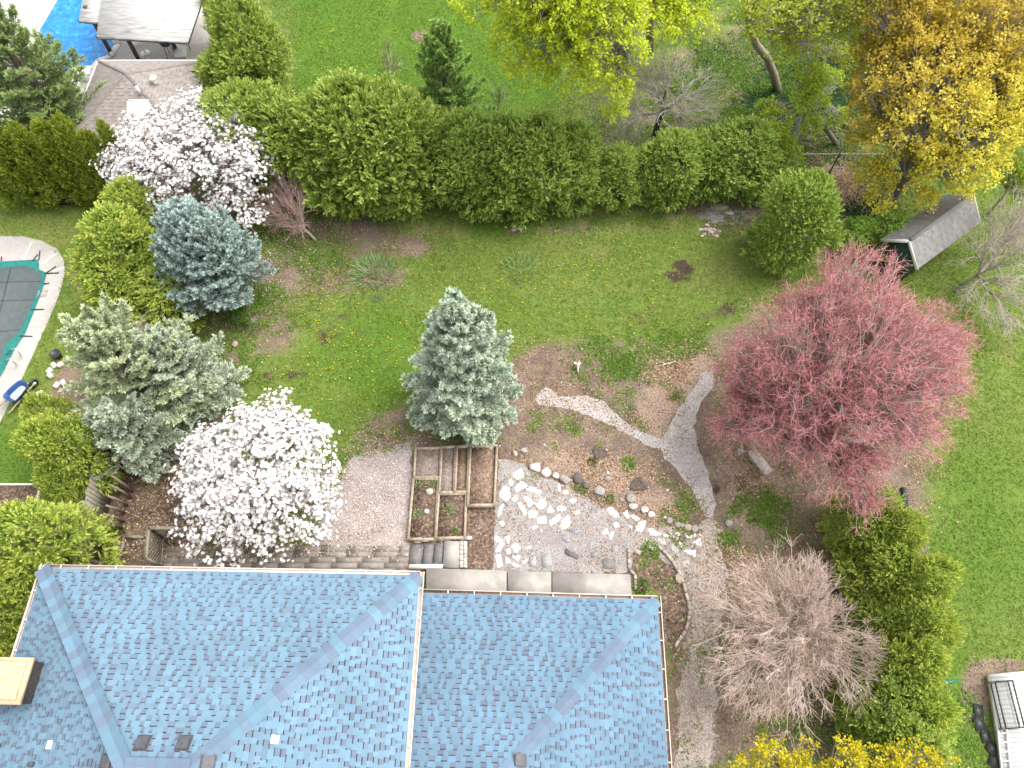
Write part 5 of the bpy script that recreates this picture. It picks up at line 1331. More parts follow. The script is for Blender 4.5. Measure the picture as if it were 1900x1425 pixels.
for k, u, v, vt, w, lab in (
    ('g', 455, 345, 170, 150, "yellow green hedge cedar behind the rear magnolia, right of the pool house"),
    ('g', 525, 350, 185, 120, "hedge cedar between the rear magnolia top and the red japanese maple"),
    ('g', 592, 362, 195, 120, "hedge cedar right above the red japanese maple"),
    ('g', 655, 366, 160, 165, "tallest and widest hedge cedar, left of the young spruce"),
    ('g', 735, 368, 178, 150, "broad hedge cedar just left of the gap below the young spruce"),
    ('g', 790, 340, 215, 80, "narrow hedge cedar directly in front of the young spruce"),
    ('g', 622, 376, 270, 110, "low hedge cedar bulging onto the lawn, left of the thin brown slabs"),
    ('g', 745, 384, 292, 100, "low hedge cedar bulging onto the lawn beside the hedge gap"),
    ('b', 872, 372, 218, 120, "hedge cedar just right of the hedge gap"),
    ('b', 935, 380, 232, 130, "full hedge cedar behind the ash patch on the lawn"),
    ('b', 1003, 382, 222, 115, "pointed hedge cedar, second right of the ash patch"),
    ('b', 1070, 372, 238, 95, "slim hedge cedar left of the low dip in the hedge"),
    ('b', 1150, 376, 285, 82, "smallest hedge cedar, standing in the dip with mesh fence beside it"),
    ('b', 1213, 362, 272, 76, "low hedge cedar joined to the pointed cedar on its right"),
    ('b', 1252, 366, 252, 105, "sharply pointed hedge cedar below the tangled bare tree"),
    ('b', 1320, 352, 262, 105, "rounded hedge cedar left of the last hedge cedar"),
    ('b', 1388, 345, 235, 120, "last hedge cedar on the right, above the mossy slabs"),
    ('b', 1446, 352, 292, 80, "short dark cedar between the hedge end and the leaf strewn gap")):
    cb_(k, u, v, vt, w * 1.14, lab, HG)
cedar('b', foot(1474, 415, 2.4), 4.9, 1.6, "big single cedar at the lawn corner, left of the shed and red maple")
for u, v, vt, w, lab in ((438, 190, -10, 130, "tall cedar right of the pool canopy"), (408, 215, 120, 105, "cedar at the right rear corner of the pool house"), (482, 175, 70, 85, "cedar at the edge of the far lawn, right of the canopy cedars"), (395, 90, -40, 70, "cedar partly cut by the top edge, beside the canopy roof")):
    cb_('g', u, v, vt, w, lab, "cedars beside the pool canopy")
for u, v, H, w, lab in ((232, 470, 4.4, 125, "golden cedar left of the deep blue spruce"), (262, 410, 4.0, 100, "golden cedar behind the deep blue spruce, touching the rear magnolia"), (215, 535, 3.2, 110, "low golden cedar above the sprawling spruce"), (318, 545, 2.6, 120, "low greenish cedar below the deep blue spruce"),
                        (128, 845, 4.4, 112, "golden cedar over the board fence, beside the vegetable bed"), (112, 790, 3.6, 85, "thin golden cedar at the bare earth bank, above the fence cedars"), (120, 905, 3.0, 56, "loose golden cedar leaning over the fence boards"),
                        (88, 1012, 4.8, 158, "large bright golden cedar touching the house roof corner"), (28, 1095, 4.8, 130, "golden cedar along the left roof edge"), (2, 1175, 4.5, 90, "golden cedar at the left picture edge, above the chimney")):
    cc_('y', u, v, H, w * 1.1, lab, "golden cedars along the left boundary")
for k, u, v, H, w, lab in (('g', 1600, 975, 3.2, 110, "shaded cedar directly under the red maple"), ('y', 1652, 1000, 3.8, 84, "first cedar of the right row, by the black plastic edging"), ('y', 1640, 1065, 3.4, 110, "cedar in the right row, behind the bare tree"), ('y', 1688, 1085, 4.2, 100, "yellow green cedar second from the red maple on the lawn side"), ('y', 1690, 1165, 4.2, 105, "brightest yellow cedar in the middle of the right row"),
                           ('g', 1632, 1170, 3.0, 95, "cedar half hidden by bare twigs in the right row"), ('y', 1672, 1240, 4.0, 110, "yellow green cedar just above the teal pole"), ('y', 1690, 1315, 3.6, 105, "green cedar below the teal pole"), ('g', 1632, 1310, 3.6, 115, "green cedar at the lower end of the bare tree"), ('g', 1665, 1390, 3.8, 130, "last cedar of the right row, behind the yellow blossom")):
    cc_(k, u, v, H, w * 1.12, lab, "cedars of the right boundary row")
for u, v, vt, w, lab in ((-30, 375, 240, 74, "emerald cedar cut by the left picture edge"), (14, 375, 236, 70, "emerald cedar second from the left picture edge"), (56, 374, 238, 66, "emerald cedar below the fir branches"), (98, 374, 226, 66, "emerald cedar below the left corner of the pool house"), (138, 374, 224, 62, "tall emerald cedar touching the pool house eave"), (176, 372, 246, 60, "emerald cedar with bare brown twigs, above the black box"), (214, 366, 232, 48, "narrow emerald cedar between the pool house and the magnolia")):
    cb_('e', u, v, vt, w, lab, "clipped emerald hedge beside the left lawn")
# multi-stem brown trunks below the fence cedars
r = np.random.default_rng(12)
for i, (u, v, du, dv) in enumerate(((246, 912, -40, -30), (243, 924, -38, -24), (236, 938, -36, -18), (231, 952, -34, -14), (230, 968, -36, -14), (226, 980, -30, -14), (244, 882, -26, -20))):
    a = P(u, v); b_ = P(u + du, v + dv, 1.5); m = MB()
    m.tube([a, a + (b_ - a) * .4 + up3 * .15 + np.array([.06, 0, 0]), b_], [.06, .05, .04], 8, (.22, .165, .125))
    e = CED["golden cedar over the board fence, beside the vegetable bed" if i < 4 else "loose golden cedar leaning over the fence boards"]
    o = m.build("trunk", M_BARK, e)
    o.matrix_parent_inverse = (Matrix.Translation(e.location) @ e.rotation_euler.to_matrix().to_4x4()).inverted()

# --- maples and woodland
def leafy(seed, name, label, base, lobes, M, cols, n_leaf, L, W, rad, r0=.2, tp=None, fork=None, ks=(8, 7), barkc=BARK_G, mixl=None, tip_r=.007, twig=((.26, .23, .20), (.40, .37, .33)), flat=.6, group=None, lo=.35):
    r = np.random.default_rng(seed); lb = lobes_px(lobes); T, pick = sample_lobes(r, lb, M, lo)
    if fork is None: fork = np.array([base[0], base[1], max(1.4, min(l_[0][2] for l_ in lb) * .6)])
    segs, tpp, td, tr = branch_tree(r, base, fork, T, ks, r0, tip_r, .08, .10, lean_pts=tp)
    m = MB(); lv, lc = clusters(r, tpp, td, n_leaf, L, W, rad, .3, cols if mixl is None else mixl(tpp, cols), flat)
    m.polys(lv, lc)
    return make_tree(name, label, "tree", base, r0, tr, barkc, [("branches", wood(segs, *twig, r), M_TWIG), ("crown", m, M_LEAF)], group)
YG = ((.38, .48, .02), (.70, .78, .06))
leafy(401, "maple_tree", "bright yellow green maple hanging over the far lawn at the top", foot(1205, 90, 0), [(1010, 80, 8, 2.0), (1050, 125, 7.2, 1.3), (985, 130, 7.0, .9), (1110, 60, 9, 2.0), (1130, 160, 6, 1.2), (1138, 205, 5, .6), (1225, 40, 8, 1.3), (1275, 30, 8, 1.2), (970, 30, 9, 1.5), (880, 12, 9, .9), (1080, 0, 10, 2.3), (1040, -60, 11, 2.6), (1190, -30, 9, 1.6)], 2300, YG, 20, .115, .09, .21, .24, fork=P(1195, -10, 6.0), tp=[P(1205, 95, 0), P(1207, 60, 2), P(1207, 20, 4), P(1200, -10, 6)])
def goldmix(p, cols):
    u, v = proj(p); t = np.clip((v - 120) / 260 + (u - 1700) / 500, 0, 1)
    return lerp((.48, .39, .045), (.58, .56, .045), t), lerp((.80, .62, .12), (.96, .86, .14), t)
leafy(402, "maple_tree", "large golden maple overhanging the shed on the upper right", foot(1775, 190, 5.6), [(1740, 190, 6, 3.4), (1640, 120, 5.6, 1.7), (1640, 220, 4.4, 1.7), (1850, 150, 6.5, 2.5), (1790, 300, 4, 1.7), (1690, 310, 3.4, 1.3), (1850, 50, 8, 2.5), (1885, 230, 5, 1.6), (1690, 50, 7, 1.8), (1615, 330, 2.6, 1.0), (1630, 375, 2.2, .7), (1720, 372, 2.4, .6), (1780, 345, 3.2, .8), (1920, 80, 7, 2.4), (1590, 170, 4.4, .7), (1600, 260, 3.2, .8), (1740, 90, 7, 2.4), (1660, 0, 8, 1.6)], 4600, ((.2, .14, .01), (.5, .4, .03)), 18, .12, .10, .24, .26, mixl=goldmix, ks=(11, 9))
leafy(403, "maple_sapling", "fresh green sapling at the right edge below the golden maple", foot(1892, 330, 2.4), [(1892, 322, 2.6, 1.0), (1880, 350, 2, .6)], 170, ((.14, .24, .015), (.32, .40, .03)), 12, .11, .09, .2, .07)
leafy(404, "woodland_tree", "leaning grey woodland trunk with sparse new leaves at the top", P(1442, 166), [(1430, 30, 7, 1.2), (1490, 30, 7, 1.3), (1540, 60, 6, 1.3), (1445, 95, 5, .8), (1575, 20, 7, 1.3), (1520, -5, 8, 1.8), (1410, 5, 7.5, 1.0), (1500, 110, 4.5, .8), (1400, 60, 5, .6), (1560, 110, 4, .9), (1470, 60, 5.5, 1.0)], 900, ((.38, .48, .04), (.74, .78, .13)), 12, .13, .105, .22, .22, fork=P(1392, 55, 4.6), tp=[P(1442, 166, 0), P(1436, 138, 1.2), P(1424, 108, 2.4), P(1404, 84, 3.5), P(1392, 55, 4.6), P(1385, 10, 6), P(1390, -40, 8)], barkc=(.27, .235, .17), group="trees of the woodland edge")
leafy(405, "woodland_tree", "crooked young tree with fresh green leaves behind the hedge end", P(1553, 268), [(1505, 160, 3.6, .8), (1490, 195, 3, .7), (1440, 225, 2.6, .8), (1465, 265, 1.8, .8), (1500, 235, 2, .8), (1425, 205, 2.5, .6), (1478, 290, 1.0, .5), (1520, 190, 2.5, .5), (1535, 150, 2.6, .7), (1440, 280, 1.2, .7), (1550, 220, 1.4, .6), (1500, 140, 4, .7)], 640, ((.34, .48, .04), (.66, .76, .11)), 14, .12, .095, .19, .13, fork=P(1500, 190, 3.0), tp=[P(1553, 268, 0), P(1530, 235, 1.2), P(1505, 200, 2.6), P(1478, 150, 4.0)], barkc=(.20, .17, .14), group="trees of the woodland edge")
def trunk_tree(seed, pts_, r0, label, lobes, col, M=160):
    leafy(seed, "woodland_tree", label, pts_[0] * np.array([1, 1, 0]), lobes, M, ((.36, .46, .04), (.72, .74, .12)), 12, .12, .10, .2, r0, fork=pts_[-1], tp=pts_, barkc=col, group="trees of the woodland edge", ks=(5, 5))
trunk_tree(406, [P(1601, 112, 0), P(1602, 60, 2), P(1604, 10, 4), P(1606, -50, 7)], .11, "straight thin grey trunk left of the golden maple", [(1600, -40, 9, 1.4), (1560, -20, 8, 1.0)], (.26, .235, .20))
trunk_tree(407, [P(1608, 78, 0), P(1625, 40, 2), P(1648, -10, 4), P(1690, -70, 7)], .18, "dark slanting trunk beside the straight grey trunk", [(1700, -60, 9, 1.6)], (.09, .075, .06))
trunk_tree(408, [P(1643, 60, 0), P(1650, 20, 2.4), P(1660, -30, 5), P(1665, -80, 8)], .27, "thick pale trunk at the top beside the golden maple", [(1660, -70, 10, 2.0)], (.36, .33, .27))
trunk_tree(409, [P(1100, 36, 0), P(1102, 5, 2), P(1104, -40, 5)], .17, "grey brown trunk behind the yellow green maple", [(1120, -60, 9, 1.6), (1180, -40, 8, 1.2)], (.24, .20, .17))
trunk_tree(410, [P(1297, 20, 0), P(1296, -20, 2), P(1300, -80, 6)], .14, "dark trunk at the top edge right of the yellow green maple", [(1310, -60, 9, 1.5)], (.08, .07, .06))

def twiggy(seed, name, label, base, lobes, M, fork, r0, tip_r, spray, slen, twigc, tipc, buds=None, ks=(9, 8), tp=None, sag=.05, wob=.10, barkc=BARK_G, budp=(.05, .03), nbud=3, leaf=None, lo=.3, spread=.75, srad=.006):
    r = np.random.default_rng(seed); lb = lobes_px(lobes); T, _ = sample_lobes(r, lb, M, lo)
    segs, tpp, td, tr = branch_tree(r, base, fork, T, ks, r0, tip_r, sag, wob, lean_pts=tp)
    N = len(tpp); s0 = np.repeat(tpp - td * .35 * r.random((N, 1)), spray, 0); dd = norm(np.repeat(td, spray, 0) + norm(r.normal(size=(N * spray, 3))) * spread + up3 * .15)
    ln = slen * r.uniform(.5, 1.2, (N * spray, 1)); mid = s0 + dd * ln * .5 + r.normal(0, .03, s0.shape); en = mid + norm(dd + r.normal(0, .3, dd.shape)) * ln * .5
    tw = wood(segs, *twigc, r)
    m2 = wood([(s0, mid, np.full(len(s0), srad * 1.2), np.full(len(s0), srad), 3), (mid, en, np.full(len(s0), srad), np.full(len(s0), srad * .6), 3)], *tipc, r)
    parts = [("branches", tw, M_TWIG), ("twigs", m2, M_TWIG)]
    if buds is not None:
        q = np.concatenate([s0 + (mid - s0) * r.random((len(s0), 1)) for _ in range(nbud // 2)] + [mid + (en - mid) * r.random((len(s0), 1)) for _ in range(nbud - nbud // 2)])
        d2 = norm(r.normal(size=q.shape) + up3 * .3); m3 = MB()
        m3.polys(diamonds(q, d2, norm(r.normal(size=q.shape) + up3 * .3), budp[0] * r.uniform(.6, 1.3, len(q)), budp[1] * r.uniform(.7, 1.3, len(q))), lerp(*buds, r.random(len(q))))
        parts.append(("crown", m3, M_LEAF))
    if leaf is not None:
        lv, lc = clusters(r, en[::leaf[0]], dd[::leaf[0]], leaf[1], leaf[2], leaf[2] * .6, .06, .3, leaf[3]); m4 = MB(); m4.polys(lv, lc); parts.append(("leaves", m4, M_LEAF))
    return make_tree(name, label, "tree", base, r0, tr, barkc, parts)
rb = foot(1555, 705, 4.6)
twiggy(501, "red_maple_tree", "large round maple covered in red spring twigs on the right", rb, [(1565, 700, 4.6, (3.9, 3.7, 3.0)), (1450, 760, 3.8, 2.0), (1700, 640, 4.4, 2.0), (1410, 670, 3.4, 1.4), (1590, 550, 5, 2.0), (1560, 870, 3.6, 1.6), (1680, 800, 3.8, 1.5), (1390, 770, 3.0, 1.1), (1740, 700, 4, 1.3), (1480, 580, 4, 1.3), (1350, 690, 2.8, .8), (1345, 800, 2.6, .8), (1360, 740, 3.0, .9), (1770, 640, 4.2, .9), (1600, 930, 3.2, 1.0)], 3000, rb + up3 * 1.3, .24, .010, 7, .46, ((.25, .18, .16), (.40, .30, .27)), ((.42, .175, .17), (.60, .36, .35)), ((.40, .075, .10), (.64, .20, .23)), (11, 10), budp=(.055, .026), nbud=4, srad=.005, spread=1.15, lo=.2)
bb = P(1463, 1180)
twiggy(502, "bare_tree", "bare grey tree with radiating twigs beside the house wing", bb, [(1450, 1185, 2.5, (2.75, 2.75, 1.8)), (1480, 1080, 2.6, 1.3), (1400, 1260, 2.0, 1.4), (1540, 1200, 2.4, 1.5)], 760, bb + up3 * .45, .10, .0085, 8, .55, ((.38, .31, .265), (.54, .46, .40)), ((.46, .34, .28), (.62, .50, .43)), None, (15, 8), sag=.03, wob=.09, spread=.7, srad=.0046, lo=.2)
b3 = P(586, 446)
twiggy(503, "japanese_maple", "small red japanese maple leaning beside the rear magnolia", b3, [(520, 335, 2.0, 1.0), (545, 375, 1.7, 1.0), (505, 385, 1.4, .8), (560, 330, 2, .7), (490, 420, .8, .7), (545, 420, 1.0, .8)], 330, P(565, 425, .5), .07, .009, 4, .36, ((.38, .31, .27), (.54, .46, .41)), ((.36, .20, .18), (.48, .32, .29)), ((.22, .06, .06), (.40, .14, .13)), (7, 6), budp=(.05, .028), nbud=2, barkc=(.42, .36, .31), spread=1.1, tp=[P(586, 446, 0), P(575, 434, .3), P(565, 425, .5)])
b4 = P(1772, 540)
twiggy(504, "bare_shrub", "bare straggling shrub with a slanting trunk below the shed", b4, [(1850, 480, 2.2, 1.6), (1880, 420, 2.6, 1.3), (1815, 560, 1.2, .9), (1890, 550, 1.6, 1.2), (1860, 600, 1.0, .8), (1900, 380, 2.6, 1.0)], 260, P(1815, 510, .8), .09, .010, 6, .75, ((.30, .25, .21), (.42, .36, .31)), ((.34, .28, .24), (.48, .41, .36)), None, (8, 6), tp=[P(1772, 540, 0), P(1795, 523, .45), P(1815, 510, .8)], spread=.95, wob=.16, srad=.005)
b5 = P(1212, 272)
twiggy(505, "tangled_tree", "tangled tree of arching bare branches behind the hedge dip", b5, [(1215, 175, 3, 2.0), (1150, 225, 2.2, 1.1), (1290, 215, 2.2, 1.2), (1180, 150, 3.6, 1.0), (1240, 130, 4, 1.0), (1160, 260, 1.2, .8), (1310, 160, 2.6, .9), (1120, 190, 2.6, .8), (1270, 260, 1.2, .8)], 420, P(1228, 205, 1.8), .17, .010, 5, .7, ((.34, .31, .27), (.54, .50, .46)), ((.32, .30, .22), (.50, .47, .38)), None, (8, 6), sag=.25, wob=.16, tp=[P(1212, 272, 0), P(1218, 240, .9), P(1228, 205, 1.8), P(1240, 160, 2.8)], barkc=(.06, .05, .04), leaf=(1, 3, .075, ((.24, .30, .06), (.44, .48, .14))), spread=.7)
b6 = P(732, 166)
twiggy(506, "sapling", "thin bare sapling on the far lawn left of the young spruce", b6, [(728, 120, 1.3, .8), (722, 95, 1.8, .6)], 60, b6 + up3 * .5, .035, .008, 5, .4, ((.20, .18, .12), (.30, .28, .2)), ((.20, .22, .10), (.30, .32, .14)), None, (4, 4), leaf=(3, 2, .05, ((.14, .22, .04), (.26, .32, .06))))
b7 = P(925, 205)
twiggy(507, "sapling", "faint leafing sapling right of the young spruce", b7, [(922, 180, .9, .7)], 45, b7 + up3 * .3, .03, .008, 5, .35, ((.18, .18, .10), (.28, .28, .16)), ((.16, .20, .08), (.26, .30, .12)), None, (4, 3), leaf=(2, 2, .05, ((.12, .20, .04), (.22, .28, .06))))
leafy(411, "blossom_tree", "yellow flowering treetop cut by the bottom edge", foot(1570, 1500, 6), [(1430, 1432, 6.8, .8), (1500, 1425, 7, .7), (1560, 1420, 7.2, .7), (1602, 1396, 7.5, .28), (1640, 1425, 7, .6), (1700, 1428, 7, .7), (1755, 1436, 6.8, .45), (1560, 1500, 6.3, (2.2, 1.2, 1.0)), (1390, 1430, 6.6, .4)], 900, ((.46, .40, .012), (.72, .62, .03)), 12, .07, .055, .10, .16, twig=((.24, .20, .13), (.34, .30, .2)))
leafy(412, "green_shrub", "light green shrub beside the big single cedar", foot(1580, 440, .9), [(1580, 438, .9, .9), (1600, 425, 1.2, .6)], 170, ((.22, .40, .05), (.45, .62, .12)), 14, .12, .09, .15, .05, fork=foot(1580, 440, .9) + up3 * .3, group="bright shrubs by the shed")
leafy(413, "green_shrub", "light green shrub growing against the shed wall", foot(1650, 432, 1.2), [(1650, 430, 1.2, .85), (1668, 420, 1.4, .5), (1650, 470, .8, .5)], 150, ((.22, .40, .05), (.45, .62, .12)), 14, .12, .09, .15, .05, fork=foot(1650, 432, 1.2) + up3 * .3, group="bright shrubs by the shed")
leafy(414, "green_shrub", "low bright green shrub on the soil below the deep blue spruce", P(452, 592), [(452, 585, .3, .6), (470, 598, .25, .4)], 110, ((.07, .17, .015), (.16, .30, .03)), 12, .09, .05, .14, .03, fork=P(452, 592) + up3 * .1)
# ------------------------------------------------------------------ what lies and grows on the ground
def mask_at(key, x, y):
    i = np.clip(np.round((x + 36) / .16).astype(int) + 3, 0, nx - 1); j = np.clip(np.round((y + 4) / .16).astype(int) + 3, 0, ny - 1)
    return MASKS[key].reshape(ny, nx)[j, i]
HARD = [[(60, 1040), (795, 1040), (800, 1072), (1240, 1085), (1260, 1500), (-60, 1500)], [(-120, -90), (420, -90), (395, 110), (350, 262), (-120, 262)], [(-160, 430), (0, 438), (75, 446), (118, 482), (110, 545), (62, 655), (0, 782), (-160, 1050)],
        [(925, 850), (1060, 905), (1160, 962), (1300, 995), (1270, 1075), (1168, 1062), (912, 1062)], [(1305, 690), (1325, 682), (1300, 745), (1295, 830), (1325, 935), (1305, 940), (1232, 850), (1222, 820), (1268, 745)], [(990, 735), (1015, 718), (1090, 735), (1228, 818), (1222, 836), (1040, 755)],
        [(1290, 1000), (1345, 990), (1335, 1200), (1320, 1425), (1250, 1425), (1280, 1100)], [(755, 826), (925, 826), (925, 1060), (755, 1060)], [(655, 848), (765, 832), (745, 1012), (590, 1012), (600, 950)], [(-60, 895), (78, 895), (66, 944), (-60, 944)], [(1636, 440), (1690, 400), (1810, 355), (1830, 420), (1715, 490)], [(1835, 1245), (1960, 1235), (1990, 1480), (1868, 1480)]]
HARD_VEG = [HARD[i] for i in (0, 1, 2, 8, 9, 10, 11)]
def hard(x, y, polys=HARD):
    u, v = proj(np.c_[x, y, np.zeros(len(x))]); h = np.zeros(len(x), bool)
    for p in polys: h |= sdist(u, v, p) > 0
    return h
def scatter(r, N, wfn, polys=HARD, box=(-31, 31, -1.5, 42)):
    xs, ys = [], []; got = 0; tries = 0
    while got < N and tries < 40:
        x = r.uniform(box[0], box[1], N); y = r.uniform(box[2], box[3], N); tries += 1
        k = (np.abs(x) < 17.5 + y * .36) & (r.random(N) < wfn(x, y)); x, y = x[k], y[k]
        if polys is not None: k = ~hard(x, y, polys); x, y = x[k], y[k]
        xs.append(x); ys.append(y); got += len(x)
    x, y = np.concatenate(xs)[:N], np.concatenate(ys)[:N]
    return np.c_[x, y, np.zeros(len(x))]
def px_blobs(bl):
    def w(x, y):
        u, v = proj(np.c_[x, y, np.zeros(len(x))]); o = np.zeros(len(x))
        for bu, bv, ru, rv, val in bl: o = np.maximum(o, val * np.exp(-((u - bu) / ru) ** 2 - ((v - bv) / rv) ** 2))
        return o
    return w
r = np.random.default_rng(555)
patch = lambda x, y: .6 * vnoise(x + 50, y + 50, .9, 31) + .4 * vnoise(x + 50, y + 50, 3.0, 32)
def w_grass(x, y):
    s_ = np.maximum.reduce([mask_at('dirt', x, y), mask_at('litter', x, y), mask_at('gravel', x, y) * 1.2, mask_at('ivy', x, y), mask_at('dark', x, y)])
    return np.clip(1.15 - s_ * 1.45 + (patch(x, y) - .5) * 2.4, 0, 1)
g_ = scatter(r, 330000, w_grass); N = len(g_)
d = norm(r.normal(size=(N, 3)) * np.array([.8, .8, .3]) + up3 * .55)
pv, pv2 = vnoise(g_[:, 0] + 60, g_[:, 1] + 60, .55, 41), vnoise(g_[:, 0] + 60, g_[:, 1] + 60, 2.2, 42)
dry = mask_at('dry', g_[:, 0], g_[:, 1]); lush = mask_at('lush', g_[:, 0], g_[:, 1])
c = lerp((.12, .205, .026), (.31, .385, .085), np.clip(pv * .6 + pv2 * .5 + r.normal(0, .16, N) - .1, 0, 1))
c = lerp(c, (.36, .34, .14), np.clip(dry * 1.1 * (pv2 * 1.2) + r.normal(0, .12, N) - .12, 0, .8)); c = lerp(c, (.095, .205, .018), np.clip(lush * .8 - .1 + r.normal(0, .12, N), 0, .8))
L = r.uniform(.06, .13, N)[:, None]; W = r.uniform(.012, .024, N)[:, None]
sd_ = norm(np.cross(d, norm(r.normal(size=(N, 3)) * .5 + up3)))
m = MB(); m.polys(np.stack([g_ - sd_ * W, g_ + sd_ * W, g_ + d * L], 1), c)
go_ = m.build("grass", M_LEAF); tag(go_, "short green lawn grass of the gardens", "grass", kind="stuff")

def flecks(name, label, pts, L, W, cols, zlo=.012, zhi=.035, tilt=.35, mat=None, cat="litter"):
    N = len(pts); p = pts.copy(); p[:, 2] = r.uniform(zlo, zhi, N)
    a = r.uniform(0, 6.283, N); d = norm(np.c_[np.cos(a), np.sin(a), r.normal(0, tilt, N)])
    nn = norm(up3 + r.normal(0, tilt, (N, 3)))
    cc = np.array(cols)[r.integers(0, len(cols), N)] * r.uniform(.75, 1.25, (N, 1))
    m = MB(); m.polys(diamonds(p, d, nn, L * r.uniform(.6, 1.3, N), W * r.uniform(.6, 1.3, N)), cc)
    tag(m.build(name, mat or M_LEAF), label, cat, kind="stuff")
LEAFC = [(.50, .33, .20), (.62, .44, .29), (.40, .22, .12), (.55, .36, .24), (.30, .17, .10), (.70, .54, .40)]
lw = lambda x, y: np.clip(mask_at('litter', x, y) ** 1.5 * .9 + mask_at('dirt', x, y) * .13, 0, 1) * np.clip((patch(x, y) - .30) * 3, .05, 1)
flecks("fallen_leaves", "tan and orange fallen leaves over the beds", scatter(r, 36000, lw, HARD_VEG + [HARD[7]]), .085, .055, LEAFC)
flecks("fallen_leaves", "brown leaf crumbs over the bare soil", scatter(r, 26000, lambda x, y: np.clip(np.maximum(mask_at('dirt', x, y), mask_at('litter', x, y)), 0, 1) * np.clip((patch(x, y) - .25) * 2, .1, 1), HARD_VEG + [HARD[7]]), .06, .035, [(.10, .06, .04), (.16, .10, .07), (.34, .24, .17), (.44, .34, .27), (.24, .15, .1)])
pb = px_blobs([(640, 960, 90, 90, 1), (600, 1000, 120, 45, 1), (690, 930, 60, 70, .55), (470, 1010, 180, 60, .7), (330, 950, 50, 90, .12), (500, 460, 60, 70, .30), (560, 420, 60, 30, .2), (430, 380, 90, 50, .5), (720, 1000, 40, 60, .5), (800, 870, 160, 120, .05)])
pt = scatter(r, 9500, pb, HARD[:1]); flecks("petals", "white magnolia petals strewn on the gravel and soil", pt, .075, .045, [(.80, .76, .74), (.84, .80, .77), (.72, .62, .58), (.60, .45, .38)], .035, .06)
dl = px_blobs([(640, 650, 130, 110, 1), (580, 600, 110, 60, .6), (1000, 520, 190, 80, .75), (880, 480, 160, 60, .4), (1150, 470, 150, 60, .35), (640, 100, 120, 80, .5), (600, 150, 80, 40, .5), (760, 60, 200, 70, .12), (1100, 600, 160, 40, .4), (1330, 520, 80, 60, .12)])
p = scatter(r, 1050, dl, HARD); N = len(p); R = r.uniform(.016, .032, N); m = MB()
hx_ = np.stack([np.c_[p[:, 0] + R * math.cos(k * 1.0472), p[:, 1] + R * math.sin(k * 1.0472), np.full(N, .085) + r.normal(0, .006, N)] for k in range(6)], 1)
m.polys(hx_, np.array((.78, .60, .02)) * r.uniform(.8, 1.15, (N, 1)))
st0 = np.c_[p[:, :2], np.zeros(N)]; m.polys(seg_quads(st0, st0 + up3 * .08, np.full(N, .004), np.full(N, .004), 3), (.12, .2, .04))
tag(m.build("dandelions", M_PETAL), "yellow dandelions dotted over the lawns", "dandelions", kind="stuff")
# brown needle straw on the mound by the blue spruce
ps = scatter(r, 9000, px_blobs([(1050, 690, 70, 36, 1), (1000, 680, 40, 40, .8), (985, 780, 40, 40, .5), (960, 810, 60, 30, .4)]), None)
flecks("straw", "brown needle straw on the mound right of the blue spruce", ps, .22, .012, [(.36, .23, .15), (.28, .17, .11), (.46, .32, .22), (.20, .12, .08)], .01, .06, .25)
# leafy weeds
def leaf_tufts(pts, n_, L, W, cols, lift=.7, rad=.10):
    N = len(pts); q = np.repeat(pts, n_, 0) + np.c_[r.normal(0, rad, (N * n_, 2)), np.zeros(N * n_)]
    d = norm(np.c_[r.normal(size=(N * n_, 2)), np.abs(r.normal(lift, .3, N * n_))]); nn = norm(up3 + r.normal(0, .35, d.shape))
    t = np.clip(np.repeat(r.random(N), n_) * .5 + r.random(N * n_) * .5, 0, 1)
    return diamonds(q, d, nn, L * r.uniform(.6, 1.3, N * n_), W * r.uniform(.7, 1.3, N * n_), .5), lerp(cols[0], cols[1], t)
G1 = ((.10, .22, .025), (.26, .40, .07))
wb = px_blobs([(1375, 950, 34, 30, 1.6), (1415, 975, 34, 26, 1.4), (1430, 935, 26, 20, 1.2), (1350, 1000, 20, 14, .8), (1150, 675, 55, 30, 1), (1190, 730, 60, 30, .45), (1250, 740, 40, 26, .5), (1130, 640, 60, 16, .5), (1000, 800, 80, 30, .25), (1090, 800, 60, 26, .35), (940, 880, 40, 16, .35), (1265, 945, 26, 40, .6), (480, 560, 50, 40, .55), (440, 660, 60, 70, .5), (500, 600, 60, 40, .35), (410, 740, 50, 40, .5), (560, 480, 80, 50, .3), (610, 480, 60, 40, .3), (740, 780, 60, 30, .3), (840, 790, 40, 25, .6), (1240, 640, 60, 30, .4), (1310, 800, 20, 120, .15), (1440, 180, 60, 80, .6), (1340, 200, 90, 90, .9), (1300, 130, 90, 60, .6), (1420, 60, 80, 60, .6), (1200, 230, 90, 60, .4), (1540, 150, 50, 90, .6), (1450, 240, 50, 50, .6), (1860, 1260, 40, 20, .3), (1800, 1340, 25, 50, .7), (1215, 1035, 24, 10, .4), (1180, 1050, 12, 14, .35), (1220, 1130, 20, 60, .3), (480, 120, 40, 80, .4), (690, 860, 60, 26, .3), (1060, 410, 300, 14, .25), (800, 405, 200, 14, .3), (1180, 800, 30, 20, .4), (1500, 1340, 140, 50, .25), (1300, 1300, 60, 100, .2)])
lv, lc = leaf_tufts(scatter(r, 11500, lambda x, y: wb(x, y) * np.clip((patch(x, y) - .38) * 5, 0, 1), HARD_VEG + [HARD[7], HARD[4], HARD[5]]), 9, .115, .05, G1)
m = MB(); m.polys(lv, lc); tag(m.build("weeds", M_LEAF), "green leafy weeds spreading over the beds and wood floor", "weeds", kind="stuff")
wb2 = px_blobs([(1440, 230, 60, 60, 1), (1540, 160, 60, 100, 1), (1600, 390, 36, 24, 1), (1410, 250, 40, 40, .8)])
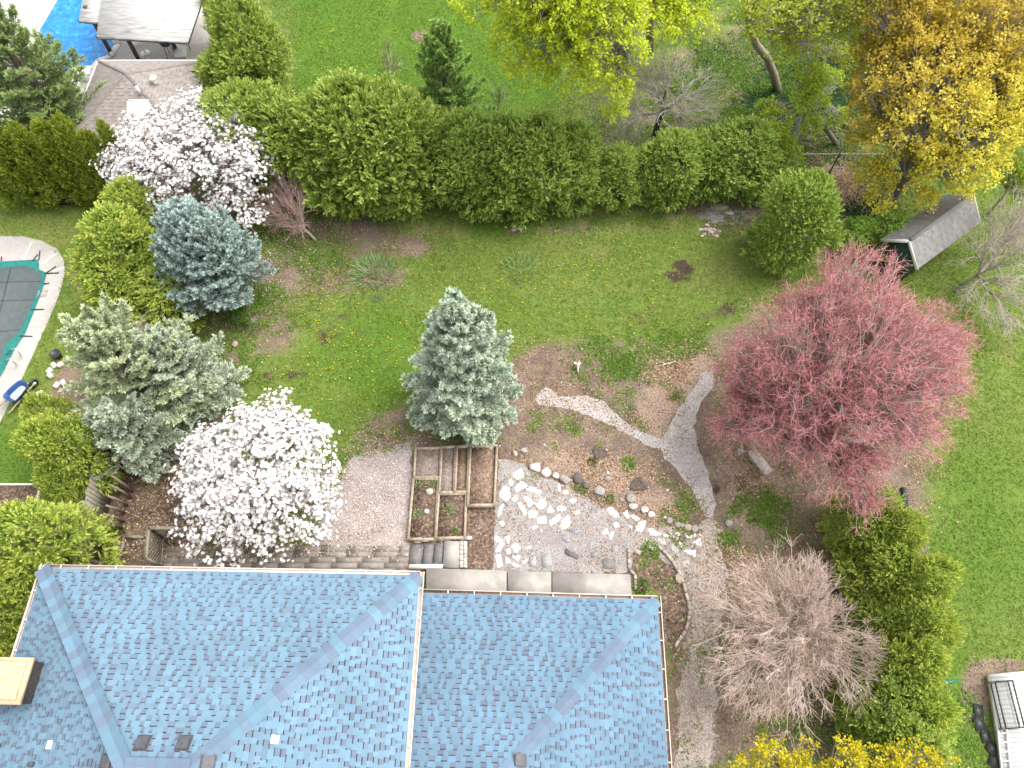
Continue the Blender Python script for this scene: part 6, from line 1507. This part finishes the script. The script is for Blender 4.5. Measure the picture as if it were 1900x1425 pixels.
lv, lc = leaf_tufts(scatter(r, 3800, lambda x, y: np.maximum(wb2(x, y), mask_at('ivy', x, y)), None), 10, .09, .06, ((.018, .055, .018), (.06, .13, .04)), .5)
m = MB(); m.polys(lv, lc); tag(m.build("ivy", M_LEAF), "dark green ivy carpeting the woodland floor", "ivy", kind="stuff")
def plant(name, u, v, rad_px, label, n_, L, W, cols, z=0.0, lift=1.0, cat="plant", group="leafy clumps in the garden"):
    c = P(u, v, z); R = rad_px / ppm(c); N = n_
    rr = R * r.random(N) ** .5; a = r.uniform(0, 6.283, N); q = np.c_[rr * np.cos(a), rr * np.sin(a), np.zeros(N)]
    d = norm(np.c_[np.cos(a) * rr / R, np.sin(a) * rr / R, np.full(N, lift)] + r.normal(0, .35, (N, 3))); d[:, 2] = np.abs(d[:, 2])
    m = MB(); m.polys(diamonds(q, d, norm(up3 + r.normal(0, .4, (N, 3))), L * r.uniform(.6, 1.2, N), W * r.uniform(.7, 1.2, N)), lerp(*cols, r.random(N)))
    o = m.build(name, M_LEAF); o.location = c; tag(o, label, cat, group); return o
LG_ = ((.20, .36, .11), (.42, .56, .28))
plant("daylily_clump", 694, 507, 34, "large strappy green clump in the bare patch left of the lawn", 420, .42, .035, LG_, lift=.8)
plant("daylily_clump", 963, 500, 30, "strappy green clump standing in the middle of the lawn", 260, .36, .03, ((.18, .34, .09), (.38, .52, .22)), lift=.8)
plant("daylily_clump", 885, 402, 22, "strappy green clump at the foot of the back hedge", 130, .36, .03, LG_, lift=.8)
plant("leafy_clump", 1400, 962, 12, "low green clump in the weeds by the side path below the red maple", 110, .17, .05, G1, lift=.5)
plant("leafy_clump", *Z3(1050, 85), 9, "bright green hosta alone on the brown slope", 40, .24, .10, ((.12, .27, .02), (.24, .40, .05)), lift=.5)
plant("leafy_clump", *Z3(785, 70), 7, "mossy olive cushion plant below the dark sunken stump", 90, .12, .04, ((.08, .11, .015), (.17, .17, .03)), lift=.8)
plant("leafy_clump", *Z3(915, 340), 6, "small green tuft beside the flat grey boulder", 60, .14, .05, G1)
plant("leafy_clump", *Z3(700, 265), 10, "green tuft below the dark grey boulder", 90, .14, .05, G1, lift=.6)
plant("leafy_clump", *Z3(1150, 985), 12, "bright green tuft by the wing roof corner", 130, .18, .05, ((.07, .2, .015), (.16, .34, .03)), lift=.9)
plant("leafy_clump", *Z3(1210, 715), 14, "green tuft inside the top of the dark corner bed", 130, .16, .05, G1, lift=.6)
plant("leafy_clump", 802, 898, 9, "green strappy sprout at the top of the long planter bed", 60, .22, .03, LG_, .18)
plant("leafy_clump", 775, 953, 6, "small sprout beside the white ball in the planter", 36, .18, .04, LG_, .18)
plant("leafy_clump", 834, 947, 8, "pale green sprout in the square planter bed", 40, .18, .05, LG_, .2)
plant("leafy_clump", 844, 986, 5, "bright green moss tuft at the lower edge of the square planter", 80, .09, .03, ((.1, .24, .02), (.18, .36, .04)), .2)
plant("leafy_clump", 776, 902, 5, "tiny sprout at the left edge of the long planter", 26, .16, .04, LG_, .18)
plant("leafy_clump", 220, 985, 12, "bright green young shoot by the lattice and leaning trunks", 90, .2, .06, ((.10, .2, .02), (.22, .32, .04)))
plant("leafy_clump", 700, 555, 8, "little bluish green tuft below the strappy clump", 50, .14, .03, ((.16, .22, .2), (.26, .32, .3)))
p = P(797, 912, .22); V, F = rock_mesh(r, .16, .12, .12); m = MB(); m.shared(V, F, (.55, .52, .47)); o = m.build("planter_stone", M_ROCK); o.location = p; tag(o, "pale forked stone among sprouts in the long planter", "stone")
